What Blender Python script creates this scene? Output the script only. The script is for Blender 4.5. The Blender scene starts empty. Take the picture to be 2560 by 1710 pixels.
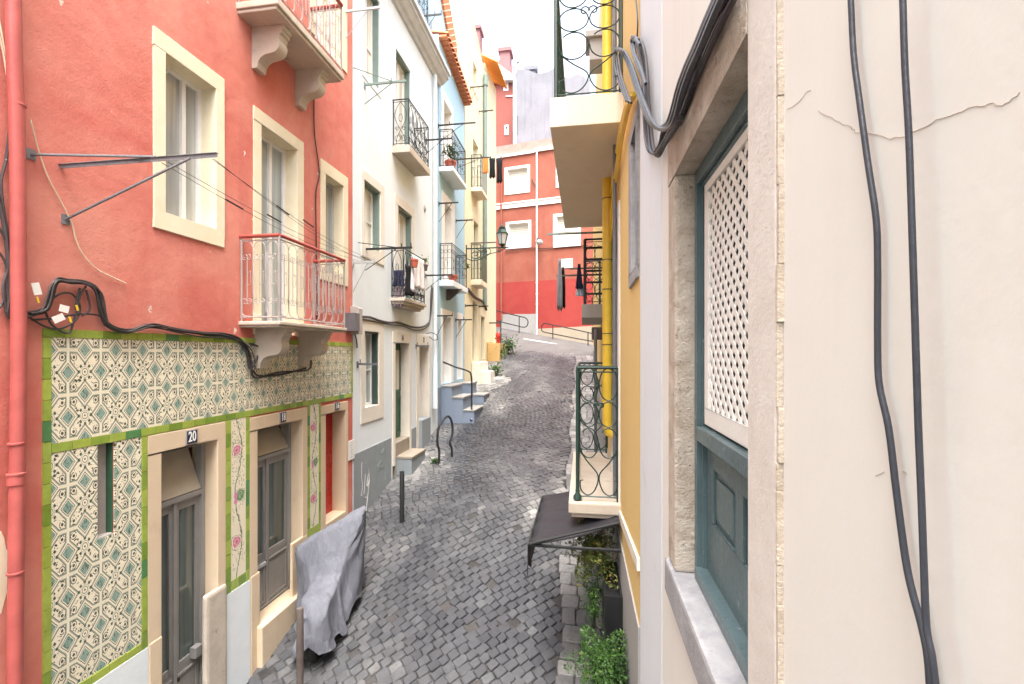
import bpy, bmesh, math, random
import numpy as np
from mathutils import Vector, noise as mnoise
random.seed(7)
scene = bpy.context.scene

# ------------------------------------------------------------------ camera, sky, sun, exposure
FPX, UVP, VH, CZ = 1150.0, 1458.0, 884.0, 5.8          # focal length, street vanishing point and horizon in photo pixels; eye height
YAW = math.atan((UVP - 1280.0) / FPX)
cam = bpy.data.cameras.new('camera')
cam.sensor_width = 36.0
cam.lens = 36.0 * FPX / 2560.0
cam.shift_y = (VH - 855.0) / 2560.0
cam.clip_start, cam.clip_end = 0.05, 500.0
camo = bpy.data.objects.new('camera', cam)
scene.collection.objects.link(camo)
camo.location = (0, 0, CZ)
camo.rotation_euler = (math.radians(90), 0, YAW)
scene.camera = camo

SUN_EL, SUN_AZ = math.radians(70), math.radians(170)   # high, from behind; soft, as under a bright veiled sky
world = bpy.data.worlds.new('World')
scene.world = world
world.use_nodes = True
wn = world.node_tree
sky = wn.nodes.new('ShaderNodeTexSky')
sky.sky_type = 'NISHITA'
sky.sun_disc = False
sky.sun_elevation = SUN_EL
sky.sun_rotation = SUN_AZ
sky.dust_density = 8.0
sky.air_density = 1.0
sky.ozone_density = 1.0
veil = wn.nodes.new('ShaderNodeHueSaturation')           # a bright veiled sky, paler than a clear one
veil.inputs['Saturation'].default_value = 0.5
wn.links.new(sky.outputs[0], veil.inputs['Color'])
wn.links.new(veil.outputs[0], wn.nodes['Background'].inputs['Color'])
wn.nodes['Background'].inputs['Strength'].default_value = 0.15
sun = bpy.data.lights.new('sun', 'SUN')
sun.energy = 0.7
sun.angle = math.radians(35)
sun.color = (1.0, 0.95, 0.88)
suno = bpy.data.objects.new('sun', sun)
scene.collection.objects.link(suno)
suno.location = (5, -5, 30)
sd = Vector((math.sin(SUN_AZ) * math.cos(SUN_EL), math.cos(SUN_AZ) * math.cos(SUN_EL), math.sin(SUN_EL)))
suno.rotation_euler = (-sd).to_track_quat('-Z', 'Y').to_euler()
scene.view_settings.view_transform = 'Standard'
scene.view_settings.look = 'None'
scene.view_settings.exposure = 2.4
scene.view_settings.gamma = 1.0
scene.render.engine = 'CYCLES'
scene.cycles.use_denoising = True
scene.cycles.max_bounces = 8
scene.cycles.diffuse_bounces = 6
scene.cycles.glossy_bounces = 3
scene.cycles.transmission_bounces = 4
scene.cycles.caustics_reflective = False
scene.cycles.caustics_refractive = False

# ------------------------------------------------------------------ geometry helpers
CY, SY = math.cos(YAW), math.sin(YAW)
def ray(u, v):
    w = (u - 1280.0) / FPX; q = (VH - v) / FPX
    return Vector((-SY + w * CY, CY + w * SY, q))
CAMP = Vector((0, 0, CZ))
UP = Vector((0, 0, 1))

class Frame:
    """A facade: a runs along it, z up, d out from it."""
    def __init__(s, o, a, n):
        s.o = Vector(o); s.a = Vector(a).normalized(); s.n = Vector(n).normalized()
    def pt(s, a, z, d=0.0):
        p = s.o + s.a * a + s.n * d
        return Vector((p.x, p.y, z))
    def hit(s, u, v, d=0.0):
        r = ray(u, v)
        t = ((s.o + s.n * d - CAMP).dot(s.n)) / r.dot(s.n)
        p = CAMP + r * t
        return (p - s.o).dot(s.a), p.z
    def A(s, u, d=0.0):
        return s.hit(u, VH, d)[0]
    def Z(s, u, v, d=0.0):
        return s.hit(u, v, d)[1]
    def rect(s, ul, ur, vt, vb, d=0.0):
        a0, z1 = s.hit(ul, vt, d); z0 = s.hit(ul, vb, d)[1]; a1 = s.A(ur, d)
        return a0, a1, z0, z1
    def depth(s, a, u):
        """how far out from the wall a point at a must stand to appear at column u"""
        r = ray(u, VH); m = s.o + s.a * a - CAMP
        # m + n d = r t  (xy)
        det = s.n.x * (-r.y) + r.x * s.n.y
        return (-m.x * (-r.y) + -r.x * m.y) / det if abs(det) > 1e-9 else 0.0

XL, XR = -4.2, 0.41
L = Frame((XL, 0, 0), (0, 1, 0), (1, 0, 0))
R = Frame((XR, 0, 0), (0, 1, 0), (-1, 0, 0))
W = Frame((0, 0, 0), (1, 0, 0), (0, -1, 0))             # a = world X, d = -Y
_ey = 26.4; _r = ray(1240, VH); _t = _ey / _r.y
E = Frame((_r.x * _t, _ey, 0), (0.983, -0.182, 0), (-0.182, -0.983, 0))

YP = [(-14, -9.6), (-3, -6.6), (0, -5.72), (5.14, -4.12), (8.26, -3.11), (9.65, -2.75), (12.6, -2.2), (16.5, -1.27), (19.7, -.37), (21.8, .1), (26, .66), (34, 1.5), (90, 3.0)]
YPX = np.array([p[0] for p in YP], float); YPZ = np.array([p[1] for p in YP], float)
def gzn(X, Y):
    """height of the street surface (arrays)"""
    b = (np.interp(Y - .7, YPX, YPZ) + np.interp(Y, YPX, YPZ) * 2 + np.interp(Y + .7, YPX, YPZ)) / 4
    k = np.clip((Y - 20.5) / 4.5, 0, 1); k = k * k * (3 - 2 * k)
    xc = np.clip(X, -7, 4)
    return CZ + b + k * (-xc * .17 + .0) + .03 * np.cos((np.clip(X, -4.2, .5) + 1.9) * 1.3) * (1 - k)
def gz(x, y):
    return float(gzn(np.array([x], float), np.array([y], float))[0])
def ghit(u, v):
    r = ray(u, v); t = 1.0
    while t < 60:
        p = CAMP + r * t
        if p.z < gz(p.x, p.y):
            return p
        t += .02
    return CAMP + r * 60

class MB:
    def __init__(s, F=W):
        s.F = F; s.v = []; s.f = []; s.t = []; s.sm = []
    def add(s, pts, faces, tint=0.0, smooth=False):
        o = len(s.v)
        s.v.extend([(p[0], p[1], p[2]) for p in pts])
        for f in faces:
            s.f.append([i + o for i in f]); s.t.append(tint); s.sm.append(smooth)
        return s
    def quad(s, pts, tint=0.0):
        return s.add(pts, [list(range(len(pts)))], tint)
    def box(s, a0, a1, z0, z1, d0, d1, tint=0.0):
        p = s.F.pt
        pts = [p(a0, z0, d0), p(a1, z0, d0), p(a1, z1, d0), p(a0, z1, d0), p(a0, z0, d1), p(a1, z0, d1), p(a1, z1, d1), p(a0, z1, d1)]
        return s.add(pts, [(0, 3, 2, 1), (4, 5, 6, 7), (0, 1, 5, 4), (1, 2, 6, 5), (2, 3, 7, 6), (3, 0, 4, 7)], tint)
    def prism_az(s, poly, d0, d1, tint=0.0, smooth=False):
        """polygon in the facade plane, extruded outwards"""
        n = len(poly)
        pts = [s.F.pt(a, z, d0) for a, z in poly] + [s.F.pt(a, z, d1) for a, z in poly]
        fs = [list(range(n))[::-1], list(range(n, 2 * n))]
        s.add(pts, fs, tint)
        return s.add(pts, [(i, (i + 1) % n, (i + 1) % n + n, i + n) for i in range(n)], tint, smooth)
    def prism_dz(s, poly, a0, a1, tint=0.0, smooth=False):
        """profile across the facade (d, z), extruded along it"""
        n = len(poly)
        pts = [s.F.pt(a0, z, d) for d, z in poly] + [s.F.pt(a1, z, d) for d, z in poly]
        s.add(pts, [list(range(n))[::-1], list(range(n, 2 * n))], tint)
        return s.add(pts, [(i, (i + 1) % n, (i + 1) % n + n, i + n) for i in range(n)], tint, smooth)
    def tube(s, pts, r, n=6, closed=False, tint=0.0, flat=None):
        pts = [Vector(p) for p in pts]
        q = [pts[0]]
        for p in pts[1:]:
            if (p - q[-1]).length > 1e-5: q.append(p)
        pts = q; m = len(pts)
        if m < 2: return s
        tan = []
        for i in range(m):
            if closed: t = pts[(i + 1) % m] - pts[i - 1]
            else: t = pts[min(i + 1, m - 1)] - pts[max(i - 1, 0)]
            tan.append(t.normalized() if t.length > 1e-9 else Vector((0, 0, 1)))
        up = Vector((0, 0, 1)) if abs(tan[0].z) < .9 else Vector((1, 0, 0))
        nrm = (up - tan[0] * up.dot(tan[0])).normalized()
        out = []
        for i in range(m):
            nrm = nrm - tan[i] * nrm.dot(tan[i])
            nrm = nrm.normalized() if nrm.length > 1e-6 else tan[i].orthogonal().normalized()
            b = tan[i].cross(nrm)
            rr = r[i] if hasattr(r, '__len__') else r
            for k in range(n):
                th = 2 * math.pi * k / n
                out.append(pts[i] + nrm * (math.cos(th) * rr) + b * (math.sin(th) * rr))
        fs = []
        for i in range(m if closed else m - 1):
            j = (i + 1) % m
            for k in range(n):
                fs.append((i * n + k, i * n + (k + 1) % n, j * n + (k + 1) % n, j * n + k))
        s.add(out, fs, tint, True)
        if not closed:
            s.add(out[:n], [list(range(n))[::-1]], tint); s.add(out[-n:], [list(range(n))], tint)
        return s
    def bar(s, p, q, r, n=4, tint=0.0):
        return s.tube([p, q], r, n, tint=tint)
    def lathe(s, c, prof, n=16, tint=0.0, smooth=True):
        c = Vector(c); m = len(prof); pts = []
        for r, z in prof:
            for k in range(n):
                th = 2 * math.pi * (k + .5) / n
                pts.append((c.x + r * math.cos(th), c.y + r * math.sin(th), c.z + z))
        fs = [(i * n + k, i * n + (k + 1) % n, (i + 1) * n + (k + 1) % n, (i + 1) * n + k) for i in range(m - 1) for k in range(n)]
        s.add(pts, fs, tint, smooth)
        s.add(pts[:n], [list(range(n))[::-1]], tint); s.add(pts[-n:], [list(range(n))], tint)
        return s
    def sheet(s, grid, tint=0.0, smooth=True, thick=0.0):
        """grid: rows of points"""
        nr, nc = len(grid), len(grid[0])
        pts = [p for r in grid for p in r]
        return s.add(pts, [(i * nc + j, i * nc + j + 1, (i + 1) * nc + j + 1, (i + 1) * nc + j) for i in range(nr - 1) for j in range(nc - 1)], tint, smooth)
    def build(s, name, mat, parent=None, bevel=0.0, origin=None, solid=0.0, angle=40, normals=True):
        me = bpy.data.meshes.new(name)
        if parent is not None: o0 = ORG[parent.name]
        elif origin is not None: o0 = Vector(origin)
        else:
            xs = np.array(s.v); o0 = Vector(((xs[:, 0].min() + xs[:, 0].max()) / 2, (xs[:, 1].min() + xs[:, 1].max()) / 2, xs[:, 2].min()))
        me.from_pydata([(p[0] - o0.x, p[1] - o0.y, p[2] - o0.z) for p in s.v], [], s.f)
        at = me.attributes.new('tint', 'FLOAT', 'FACE'); at.data.foreach_set('value', s.t)
        me.polygons.foreach_set('use_smooth', s.sm)
        if normals or bevel:
            bm = bmesh.new(); bm.from_mesh(me)
            bmesh.ops.remove_doubles(bm, verts=bm.verts, dist=1e-5)
            if bevel:
                es = [e for e in bm.edges if len(e.link_faces) == 2 and e.calc_face_angle(0) > .5]
                bmesh.ops.bevel(bm, geom=es, offset=bevel, segments=2, affect='EDGES', profile=.6, clamp_overlap=True)
            bmesh.ops.recalc_face_normals(bm, faces=bm.faces)
            bm.to_mesh(me); bm.free()
        if any(s.sm): me.set_sharp_from_angle(angle=math.radians(angle))
        me.materials.append(mat)
        ob = bpy.data.objects.new(name, me)
        scene.collection.objects.link(ob)
        if parent is not None:
            ob.parent = parent
        else:
            ob.location = o0
        ORG[ob.name] = o0
        if solid:
            md = ob.modifiers.new('thickness', 'SOLIDIFY'); md.thickness = solid; md.offset = 0
        return ob
ORG = {}

def thing(name, label, cat, loc, group=None):
    o = bpy.data.objects.new(name, None)
    o.empty_display_size = .2
    scene.collection.objects.link(o)
    o.location = loc; ORG[o.name] = Vector(loc)
    return tag(o, label, cat, group)
def tag(o, label, cat, group=None):
    o['label'] = label; o['category'] = cat
    if group: o['group'] = group
    return o
def sub(name, parent):
    """an Empty that stands for a part made of several meshes"""
    o = bpy.data.objects.new(name, None); o.empty_display_size = .1
    scene.collection.objects.link(o); o.parent = parent; ORG[o.name] = ORG[parent.name]
    return o

def text_mesh(txt, size, depth, mapf, mb, sx=1.0):
    """lettering as extruded mesh; mapf turns (x, y, depth) into a point"""
    cu = bpy.data.curves.new('lettering', 'FONT'); cu.body = txt; cu.size = size; cu.align_x = 'CENTER'; cu.align_y = 'CENTER'
    cu.extrude = depth / 2; cu.resolution_u = 3; cu.offset = size * .012
    ob = bpy.data.objects.new('lettering', cu); scene.collection.objects.link(ob)
    dg = bpy.context.evaluated_depsgraph_get()
    me = bpy.data.meshes.new_from_object(ob.evaluated_get(dg))
    mb.add([mapf(v.co.x * sx, v.co.y, v.co.z + depth / 2) for v in me.vertices], [list(p.vertices) for p in me.polygons])
    bpy.data.objects.remove(ob); bpy.data.curves.remove(cu); bpy.data.meshes.remove(me)

def smooth_path(pts, n=6):
    """Catmull-Rom through the points"""
    P = [Vector(p) for p in pts]; out = []
    for i in range(len(P) - 1):
        p0, p1, p2, p3 = P[max(i - 1, 0)], P[i], P[i + 1], P[min(i + 2, len(P) - 1)]
        for k in range(n):
            t = k / n
            out.append(.5 * ((2 * p1) + (p2 - p0) * t + (2 * p0 - 5 * p1 + 4 * p2 - p3) * t * t + (3 * p1 - p0 - 3 * p2 + p3) * t ** 3))
    out.append(P[-1]); return out
# ------------------------------------------------------------------ materials
class S:
    """a socket with arithmetic"""
    def __init__(s, nt, k): s.nt = nt; s.k = k
    def _m(s, op, b=None, c=None, clamp=False):
        n = s.nt.nodes.new('ShaderNodeMath'); n.operation = op; n.use_clamp = clamp
        for i, x in enumerate((s, b, c)):
            if x is None: continue
            if isinstance(x, S): s.nt.links.new(x.k, n.inputs[i])
            else: n.inputs[i].default_value = x
        return S(s.nt, n.outputs[0])
    def __add__(s, b): return s._m('ADD', b)
    def __sub__(s, b): return s._m('SUBTRACT', b)
    def __mul__(s, b): return s._m('MULTIPLY', b)
    def __truediv__(s, b): return s._m('DIVIDE', b)
    def __rsub__(s, b): return (s * -1.0) + b
    __radd__ = __add__; __rmul__ = __mul__
    def lt(s, b): return s._m('LESS_THAN', b)
    def gt(s, b): return s._m('GREATER_THAN', b)
    def fr(s): return s._m('FRACT')
    def ab(s): return s._m('ABSOLUTE')
    def mn(s, b): return s._m('MINIMUM', b)
    def mx(s, b): return s._m('MAXIMUM', b)
    def sin(s): return s._m('SINE')
    def fl(s): return s._m('FLOOR')
    def sq(s): return s._m('SQRT')
    def cl(s): return s._m('ADD', 0.0, clamp=True)
    def within(s, a, b): return s.gt(a) * s.lt(b)
    def band(s, a, b, w):
        """soft step from 0 at a to 1 at b"""
        return ((s - a) / (b - a)).cl()

class M:
    def __init__(s, name):
        s.m = bpy.data.materials.new(name); s.m.use_nodes = True
        s.nt = s.m.node_tree; s.b = s.nt.nodes['Principled BSDF']
        s._pos = None
    def n(s, t): return s.nt.nodes.new('ShaderNode' + t)
    def ln(s, a, b): s.nt.links.new(a.k if isinstance(a, S) else a, b)
    def pos(s):
        if s._pos is None:
            g = s.n('NewGeometry'); x = s.n('SeparateXYZ'); s.ln(g.outputs['Position'], x.inputs[0])
            s._pos = (S(s.nt, x.outputs[0]), S(s.nt, x.outputs[1]), S(s.nt, x.outputs[2])); s._pv = g.outputs['Position']
        return s._pos
    def vec(s, sx=1, sy=1, sz=1):
        s.pos()
        m = s.n('Mapping'); m.inputs['Scale'].default_value = (sx, sy, sz); s.ln(s._pv, m.inputs['Vector']); return m.outputs[0]
    def noise(s, scale, detail=4, rough=.55, v=None, dist=0):
        t = s.n('TexNoise'); t.inputs['Scale'].default_value = scale; t.inputs['Detail'].default_value = detail
        t.inputs['Roughness'].default_value = rough; t.inputs['Distortion'].default_value = dist
        s.ln(v or s.vec(), t.inputs['Vector']); return S(s.nt, t.outputs['Fac'])
    def vor(s, scale, feat='F1', v=None):
        t = s.n('TexVoronoi'); t.feature = feat; t.inputs['Scale'].default_value = scale
        s.ln(v or s.vec(), t.inputs['Vector']); return S(s.nt, t.outputs['Distance'])
    def attr(s, name='tint'):
        a = s.n('Attribute'); a.attribute_name = name; return S(s.nt, a.outputs['Fac'])
    def mix(s, a, b, f):
        m = s.n('Mix'); m.data_type = 'RGBA'
        if isinstance(f, S): s.ln(f, m.inputs[0])
        else: m.inputs[0].default_value = f
        for x, i in ((a, 6), (b, 7)):
            if isinstance(x, tuple): m.inputs[i].default_value = (*x, 1)
            else: s.ln(x, m.inputs[i])
        return m.outputs[2]
    def scale_col(s, c, f):
        """multiply a colour by a grey factor"""
        m = s.n('Mix'); m.data_type = 'RGBA'; m.blend_type = 'MULTIPLY'; m.inputs[0].default_value = 1
        if isinstance(c, tuple): m.inputs[6].default_value = (*c, 1)
        else: s.ln(c, m.inputs[6])
        k = s.n('CombineXYZ')
        for i in range(3): s.ln(f, k.inputs[i])
        s.ln(k.outputs[0], m.inputs[7]); return m.outputs[2]
    def col(s, c):
        if isinstance(c, tuple): s.b.inputs['Base Color'].default_value = (*c, 1)
        else: s.ln(c, s.b.inputs['Base Color'])
        return s
    def set(s, rough=.6, metal=0, spec=.4, coat=0):
        if isinstance(rough, S): s.ln(rough, s.b.inputs['Roughness'])
        else: s.b.inputs['Roughness'].default_value = rough
        s.b.inputs['Metallic'].default_value = metal; s.b.inputs['Specular IOR Level'].default_value = spec; s.b.inputs['Coat Weight'].default_value = coat
        s.b.inputs['Coat Roughness'].default_value = .08
        return s
    def bump(s, h, dist=.01, strength=.6):
        b = s.n('Bump'); b.inputs['Strength'].default_value = strength; b.inputs['Distance'].default_value = dist
        s.ln(h, b.inputs['Height']); s.ln(b.outputs[0], s.b.inputs['Normal']); return s

def stucco(name, c, c2=None, dirt=(.25, .22, .18), var=.5, dirt_amt=.25, bump=.004, rough=.75, scale=1.0, streak=.3, chips=None):
    """painted render: patchy tone, rain streaks, grime, fine trowel relief"""
    m = M(name)
    c2 = c2 or tuple(min(1, x * 1.25 + .03) for x in c)
    big = m.noise(.8 * scale, 5, .6, dist=.6); fine = m.noise(9 * scale, 5, .6)
    k = m.mix(c, c2, ((big - .35) * (2.2 * var) + (fine - .5) * .35 * var).cl())
    st = m.noise(2.2, 4, .6, m.vec(2.2, 2.2, .16))
    k = m.mix(k, dirt, ((st - .52) * 2.4).cl() * streak)
    blot = m.noise(2.6 * scale, 6, .65, dist=.4)
    k = m.mix(k, dirt, ((blot - .6) * 4.0).cl() * dirt_amt)
    if chips:
        ch = m.noise(5.5, 4, .6); k = m.mix(k, chips, ((ch - .70) * 40).cl())
    m.col(k).set(rough, spec=.25)
    m.bump(m.noise(6, 5, .6) * .8 + m.noise(60, 3, .6) * .25, bump * 4, .45)
    return m.m
def stone(name, c, c2, pit=.5, scale=1.0, rough=.8, bump=.01, stain=(.16, .13, .10), stain_amt=.4):
    m = M(name)
    a = m.noise(3 * scale, 6, .65, dist=.5); b = m.noise(26 * scale, 4, .7); p = m.vor(34 * scale)
    k = m.mix(c, c2, ((a - .35) * 2.4).cl())
    k = m.mix(k, stain, ((m.noise(4.5 * scale, 7, .7) - .58) * 5).cl() * stain_amt)
    k = m.mix(k, stain, ((b - .62) * 5).cl() * pit * .7)
    m.col(k).set(rough, spec=.25)
    m.bump(a * .6 + b * .5 - (b - .6).mx(0) * 1.5 * pit, bump, .7)
    return m.m
def paint(name, c, rough=.4, var=.25, spec=.4, wear=None, wear_amt=.0, bump=.001, metal=0):
    m = M(name)
    a = m.noise(5, 4, .6); b = m.noise(38, 4, .65)
    k = m.mix(tuple(x * (1 - var * .5) for x in c), tuple(min(1, x * (1 + var * .6) + .01 * var) for x in c), ((a - .3) * 2).cl())
    if wear: k = m.mix(k, wear, ((m.noise(16, 5, .7) - (.72 - wear_amt * .3)) * 14).cl())
    m.col(k).set(((b - .5) * .3 + rough).cl(), metal=metal, spec=spec)
    m.bump(b, bump * 6, .3)
    return m.m
def glass(name, c, curtain=0.0):
    m = M(name)
    x, y, z = m.pos()
    f = m.noise(2.0, 3, .5, m.vec(5, 5, .25))
    k = m.mix(c, tuple(min(1, q * 1.9 + .03) for q in c), ((f - .35) * 2.5).cl())
    m.col(k).set(.03 + 0, spec=.8); m.b.inputs['IOR'].default_value = 1.5
    m.bump(m.noise(1.3, 2), .004, .25)
    return m.m

K = {}
K['red'] = stucco('red_stucco', (.53, .145, .115), (.68, .31, .24), (.33, .075, .07), var=1.0, dirt_amt=.25, streak=.32, chips=(.70, .58, .48), bump=.006)
K['red_dark'] = stucco('dark_red_stucco', (.45, .055, .05), (.50, .08, .07), (.25, .05, .05))
K['red_pipe'] = paint('red_pipe_paint', (.41, .098, .088), .35, .3)
K['white'] = stucco('white_render', (.69, .75, .79), (.76, .81, .84), (.50, .47, .40), var=.5, dirt_amt=.25, streak=.28)
K['blue'] = stucco('blue_render', (.36, .53, .66), (.42, .59, .71), (.26, .38, .47), var=.5, dirt_amt=.12, streak=.18)
K['blue_dado'] = stucco('slate_blue_render', (.19, .235, .31), (.22, .265, .34), (.13, .16, .2), dirt_amt=.1)
K['cream'] = stucco('cream_render', (.70, .62, .43), (.76, .69, .52), (.55, .40, .2), var=.6, dirt_amt=.35, streak=.4)
K['cream_dark'] = stucco('ochre_render', (.52, .34, .14), (.58, .41, .19), (.40, .27, .12), dirt_amt=.2)
K['coral'] = stucco('orange_red_render', (.27, .078, .052), (.34, .125, .085), (.16, .055, .045), var=1.0, dirt_amt=.35, streak=.45)
K['scarlet'] = stucco('scarlet_render', (.30, .040, .036), (.36, .062, .048), (.20, .045, .04), var=.8, dirt_amt=.2, streak=.3)
K['pink'] = stucco('pink_render', (.32, .15, .155), (.36, .185, .185), (.5, .25, .22))
K['rosy'] = stucco('brick_red_render', (.29, .09, .072), (.33, .11, .09), (.4, .15, .1))
K['greywall'] = stucco('grey_weathered_render', (.20, .205, .235), (.28, .285, .315), (.09, .09, .105), var=.8, dirt_amt=.35, streak=.75, scale=.7)
K['greydado'] = stucco('grey_dado_paint', (.25, .28, .30), (.30, .33, .35), (.17, .18, .19), dirt_amt=.2)
K['palegrey'] = stucco('pale_grey_render', (.33, .33, .325), (.40, .395, .385), (.22, .21, .2), dirt_amt=.3)
K['plaster'] = stucco('pale_plaster', (.685, .675, .645), (.715, .705, .68), (.50, .46, .40), var=1.0, dirt_amt=.3, streak=.34, scale=.8, bump=.0007)
K['pilaster'] = stucco('white_painted_pilaster', (.66, .71, .76), (.71, .76, .80), (.40, .42, .42), var=.4, dirt_amt=.35, streak=.22, bump=.003, scale=1.6)
K['yellow'] = stucco('yellow_render', (.68, .49, .20), (.72, .55, .26), (.5, .37, .18), var=.5, dirt_amt=.15, streak=.2)
K['beigedado'] = stucco('beige_dado_render', (.36, .31, .24), (.42, .37, .30), (.25, .22, .18))
K['palecream'] = stucco('pale_cream_render', (.66, .68, .62), (.72, .73, .68), (.5, .48, .4))
K['yellow_paint'] = paint('yellow_pipe_paint', (.78, .52, .05), .35, .2)
K['creamstone'] = stone('cream_limestone', (.70, .63, .46), (.77, .71, .55), pit=.15, bump=.004, stain=(.42, .34, .22), stain_amt=.35)
K['peach'] = stucco('peach_painted_stone', (.60, .475, .335), (.66, .55, .41), (.33, .25, .18), var=.8, dirt_amt=.5, streak=.4, chips=None)
K['whitestone'] = stone('white_limestone', (.66, .62, .55), (.74, .70, .63), pit=.1, bump=.004, stain=(.45, .41, .34), stain_amt=.3)
K['slabstone'] = stone('balcony_limestone', (.46, .40, .33), (.56, .50, .42), pit=.3, bump=.008, stain=(.20, .145, .10), stain_amt=.7)
K['roughstone'] = stone('weathered_granite', (.42, .345, .275), (.66, .60, .53), pit=2.4, bump=.05, scale=2.4, stain=(.11, .075, .05), stain_amt=1.0)
K['jambstone'] = stone('dressed_window_stone', (.60, .565, .53), (.68, .65, .62), pit=1.1, bump=.005, scale=2.6, stain=(.45, .38, .32), stain_amt=.4)
K['bluestone'] = stone('blue_washed_stone', (.26, .265, .285), (.42, .425, .44), pit=1.4, bump=.02, scale=2.0, stain=(.2, .19, .19), stain_amt=.6)
K['mortar'] = stone('crumbling_mortar', (.48, .40, .32), (.60, .53, .45), pit=1.2, bump=.02, scale=2.5, stain=(.2, .14, .09), stain_amt=.8)
K['crackline'] = paint('crack_shadow', (.30, .22, .17), .8, .3)
K['concrete'] = stone('bare_concrete', (.36, .33, .31), (.46, .43, .41), pit=.8, bump=.012, scale=2)
K['wornblock'] = stone('worn_whitewashed_block', (.44, .385, .32), (.60, .54, .47), pit=1.2, bump=.015, scale=1.5, stain=(.15, .115, .09), stain_amt=.9)
K['tread'] = stone('grey_step_tread', (.23, .225, .215), (.32, .31, .295), pit=.3, bump=.006)
K['step'] = stone('worn_step_stone', (.25, .215, .17), (.34, .30, .25), pit=.3, bump=.006)
K['greydoor'] = paint('grey_door_paint', (.25, .245, .24), .38, .15)
K['grnjamb'] = paint('green_grey_paint', (.17, .23, .21), .35, .2)
K['darkjamb'] = paint('dark_grey_green_paint', (.045, .07, .062), .4, .2)
K['darkgreen'] = paint('dark_green_paint', (.035, .10, .055), .4, .3)
K['teal'] = paint('teal_window_paint', (.085, .130, .142), .33, .3, wear=(.26, .31, .33), wear_amt=.3)
K['reddoor'] = paint('red_door_paint', (.47, .03, .02), .3, .25)
K['steel'] = paint('galvanised_steel', (.20, .205, .22), .3, .25, wear=(.07, .05, .04), wear_amt=.15)
K['fanlight'] = paint('fanlight_board', (.40, .36, .29), .4, .1)
K['upvc'] = paint('white_window_frame', (.72, .72, .71), .3, .1)
K['alu'] = paint('grey_aluminium', (.42, .45, .46), .3, .15)
K['iron'] = paint('dark_iron', (.018, .020, .021), .45, .4, wear=(.07, .045, .03), wear_amt=.15)
K['greeniron'] = paint('green_iron', (.016, .045, .037), .42, .35, wear=(.12, .12, .10), wear_amt=.25)
K['whiteiron'] = paint('white_painted_iron', (.35, .305, .29), .4, .2, wear=(.35, .22, .18), wear_amt=.2)
K['railred'] = paint('oxide_red_rail', (.38, .075, .06), .4, .3)
K['rackgrey'] = paint('grey_rack_steel', (.13, .135, .15), .35, .3, wear=(.12, .08, .06), wear_amt=.2)
K['cable'] = paint('grey_cable_sheath', (.034, .038, .050), .35, .3, wear=(.22, .23, .25), wear_amt=.05)
K['cabledark'] = paint('black_cable', (.035, .03, .03), .5, .5)
K['cablebrown'] = paint('brown_grey_cable', (.055, .047, .048), .5, .4, wear=(.4, .38, .37), wear_amt=.15)
K['cord'] = paint('pale_cord', (.68, .55, .40), .6, .2)
K['whitetag'] = paint('white_tag', (.75, .74, .70), .5, .05)
K['yellowtag'] = paint('yellow_tape', (.75, .5, .04), .5, .1)
K['plate'] = paint('blue_enamel', (.025, .028, .07), .2, .2, spec=.6)
K['platewhite'] = paint('white_enamel', (.78, .78, .76), .3, .05)
K['platerim'] = paint('grey_plate_rim', (.34, .32, .31), .4, .15)
K['black'] = paint('black_plastic', (.012, .012, .013), .45, .3)
K['rubber'] = paint('tyre_rubber', (.01, .01, .01), .8, .2)
K['planter'] = paint('black_planter', (.018, .018, .02), .4, .3)
K['terracotta'] = paint('red_pot', (.46, .11, .07), .5, .25)
K['wood'] = stone('weathered_wood', (.085, .068, .062), (.14, .115, .105), pit=.5, bump=.006, scale=2.2)
K['canvas'] = paint('dark_awning_canvas', (.022, .022, .028), .55, .25)
K['slabcream'] = stucco('cream_balcony_render', (.69, .61, .48), (.74, .67, .55), (.5, .40, .29), var=.6, dirt_amt=.25, streak=.35)
K['lampglass'] = paint('frosted_lamp_glass', (.50, .49, .49), .15, .1, spec=.6)
K['pane'] = glass('window_glass', (.24, .28, .29))
K['panedark'] = glass('dark_window_glass', (.05, .065, .062))
K['panewarm'] = glass('curtained_glass', (.46, .44, .38))
K['panegrey'] = glass('grey_curtained_glass', (.25, .26, .25))
def m_shutter():
    m = M('cream_roller_shutter'); x, y, z = m.pos()
    ln = ((z * 62.0).sin() * .5 + .5)
    m.col(m.mix((.50, .475, .41), (.60, .575, .50), (ln * .8 + m.noise(3, 3) * .4).cl())).set(.5); m.bump(ln, .02, .8); return m.m
K['shutter'] = m_shutter()
K['white_paint'] = paint('white_paint', (.78, .77, .74), .45, .08)
K['terratile'] = stone('terracotta_tile', (.44, .15, .075), (.56, .22, .11), pit=.3, bump=.01, stain=(.25, .1, .07), stain_amt=.3)
K['orangetile'] = stone('orange_roof_tile', (.60, .24, .06), (.68, .32, .10), pit=.2, bump=.008, stain=(.4, .16, .05), stain_amt=.3)
K['roofgrey'] = stone('brown_parapet', (.30, .20, .17), (.38, .27, .24), pit=.5, bump=.01)
K['bluetarp'] = paint('bright_blue_sheet', (.08, .36, .62), .4, .2)
K['zinc'] = paint('zinc_cornice_paint', (.50, .51, .52), .4, .2)
K['lilac'] = paint('lilac_cladding', (.34, .40, .52), .5, .15)
K['asphalt'] = None

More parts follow.
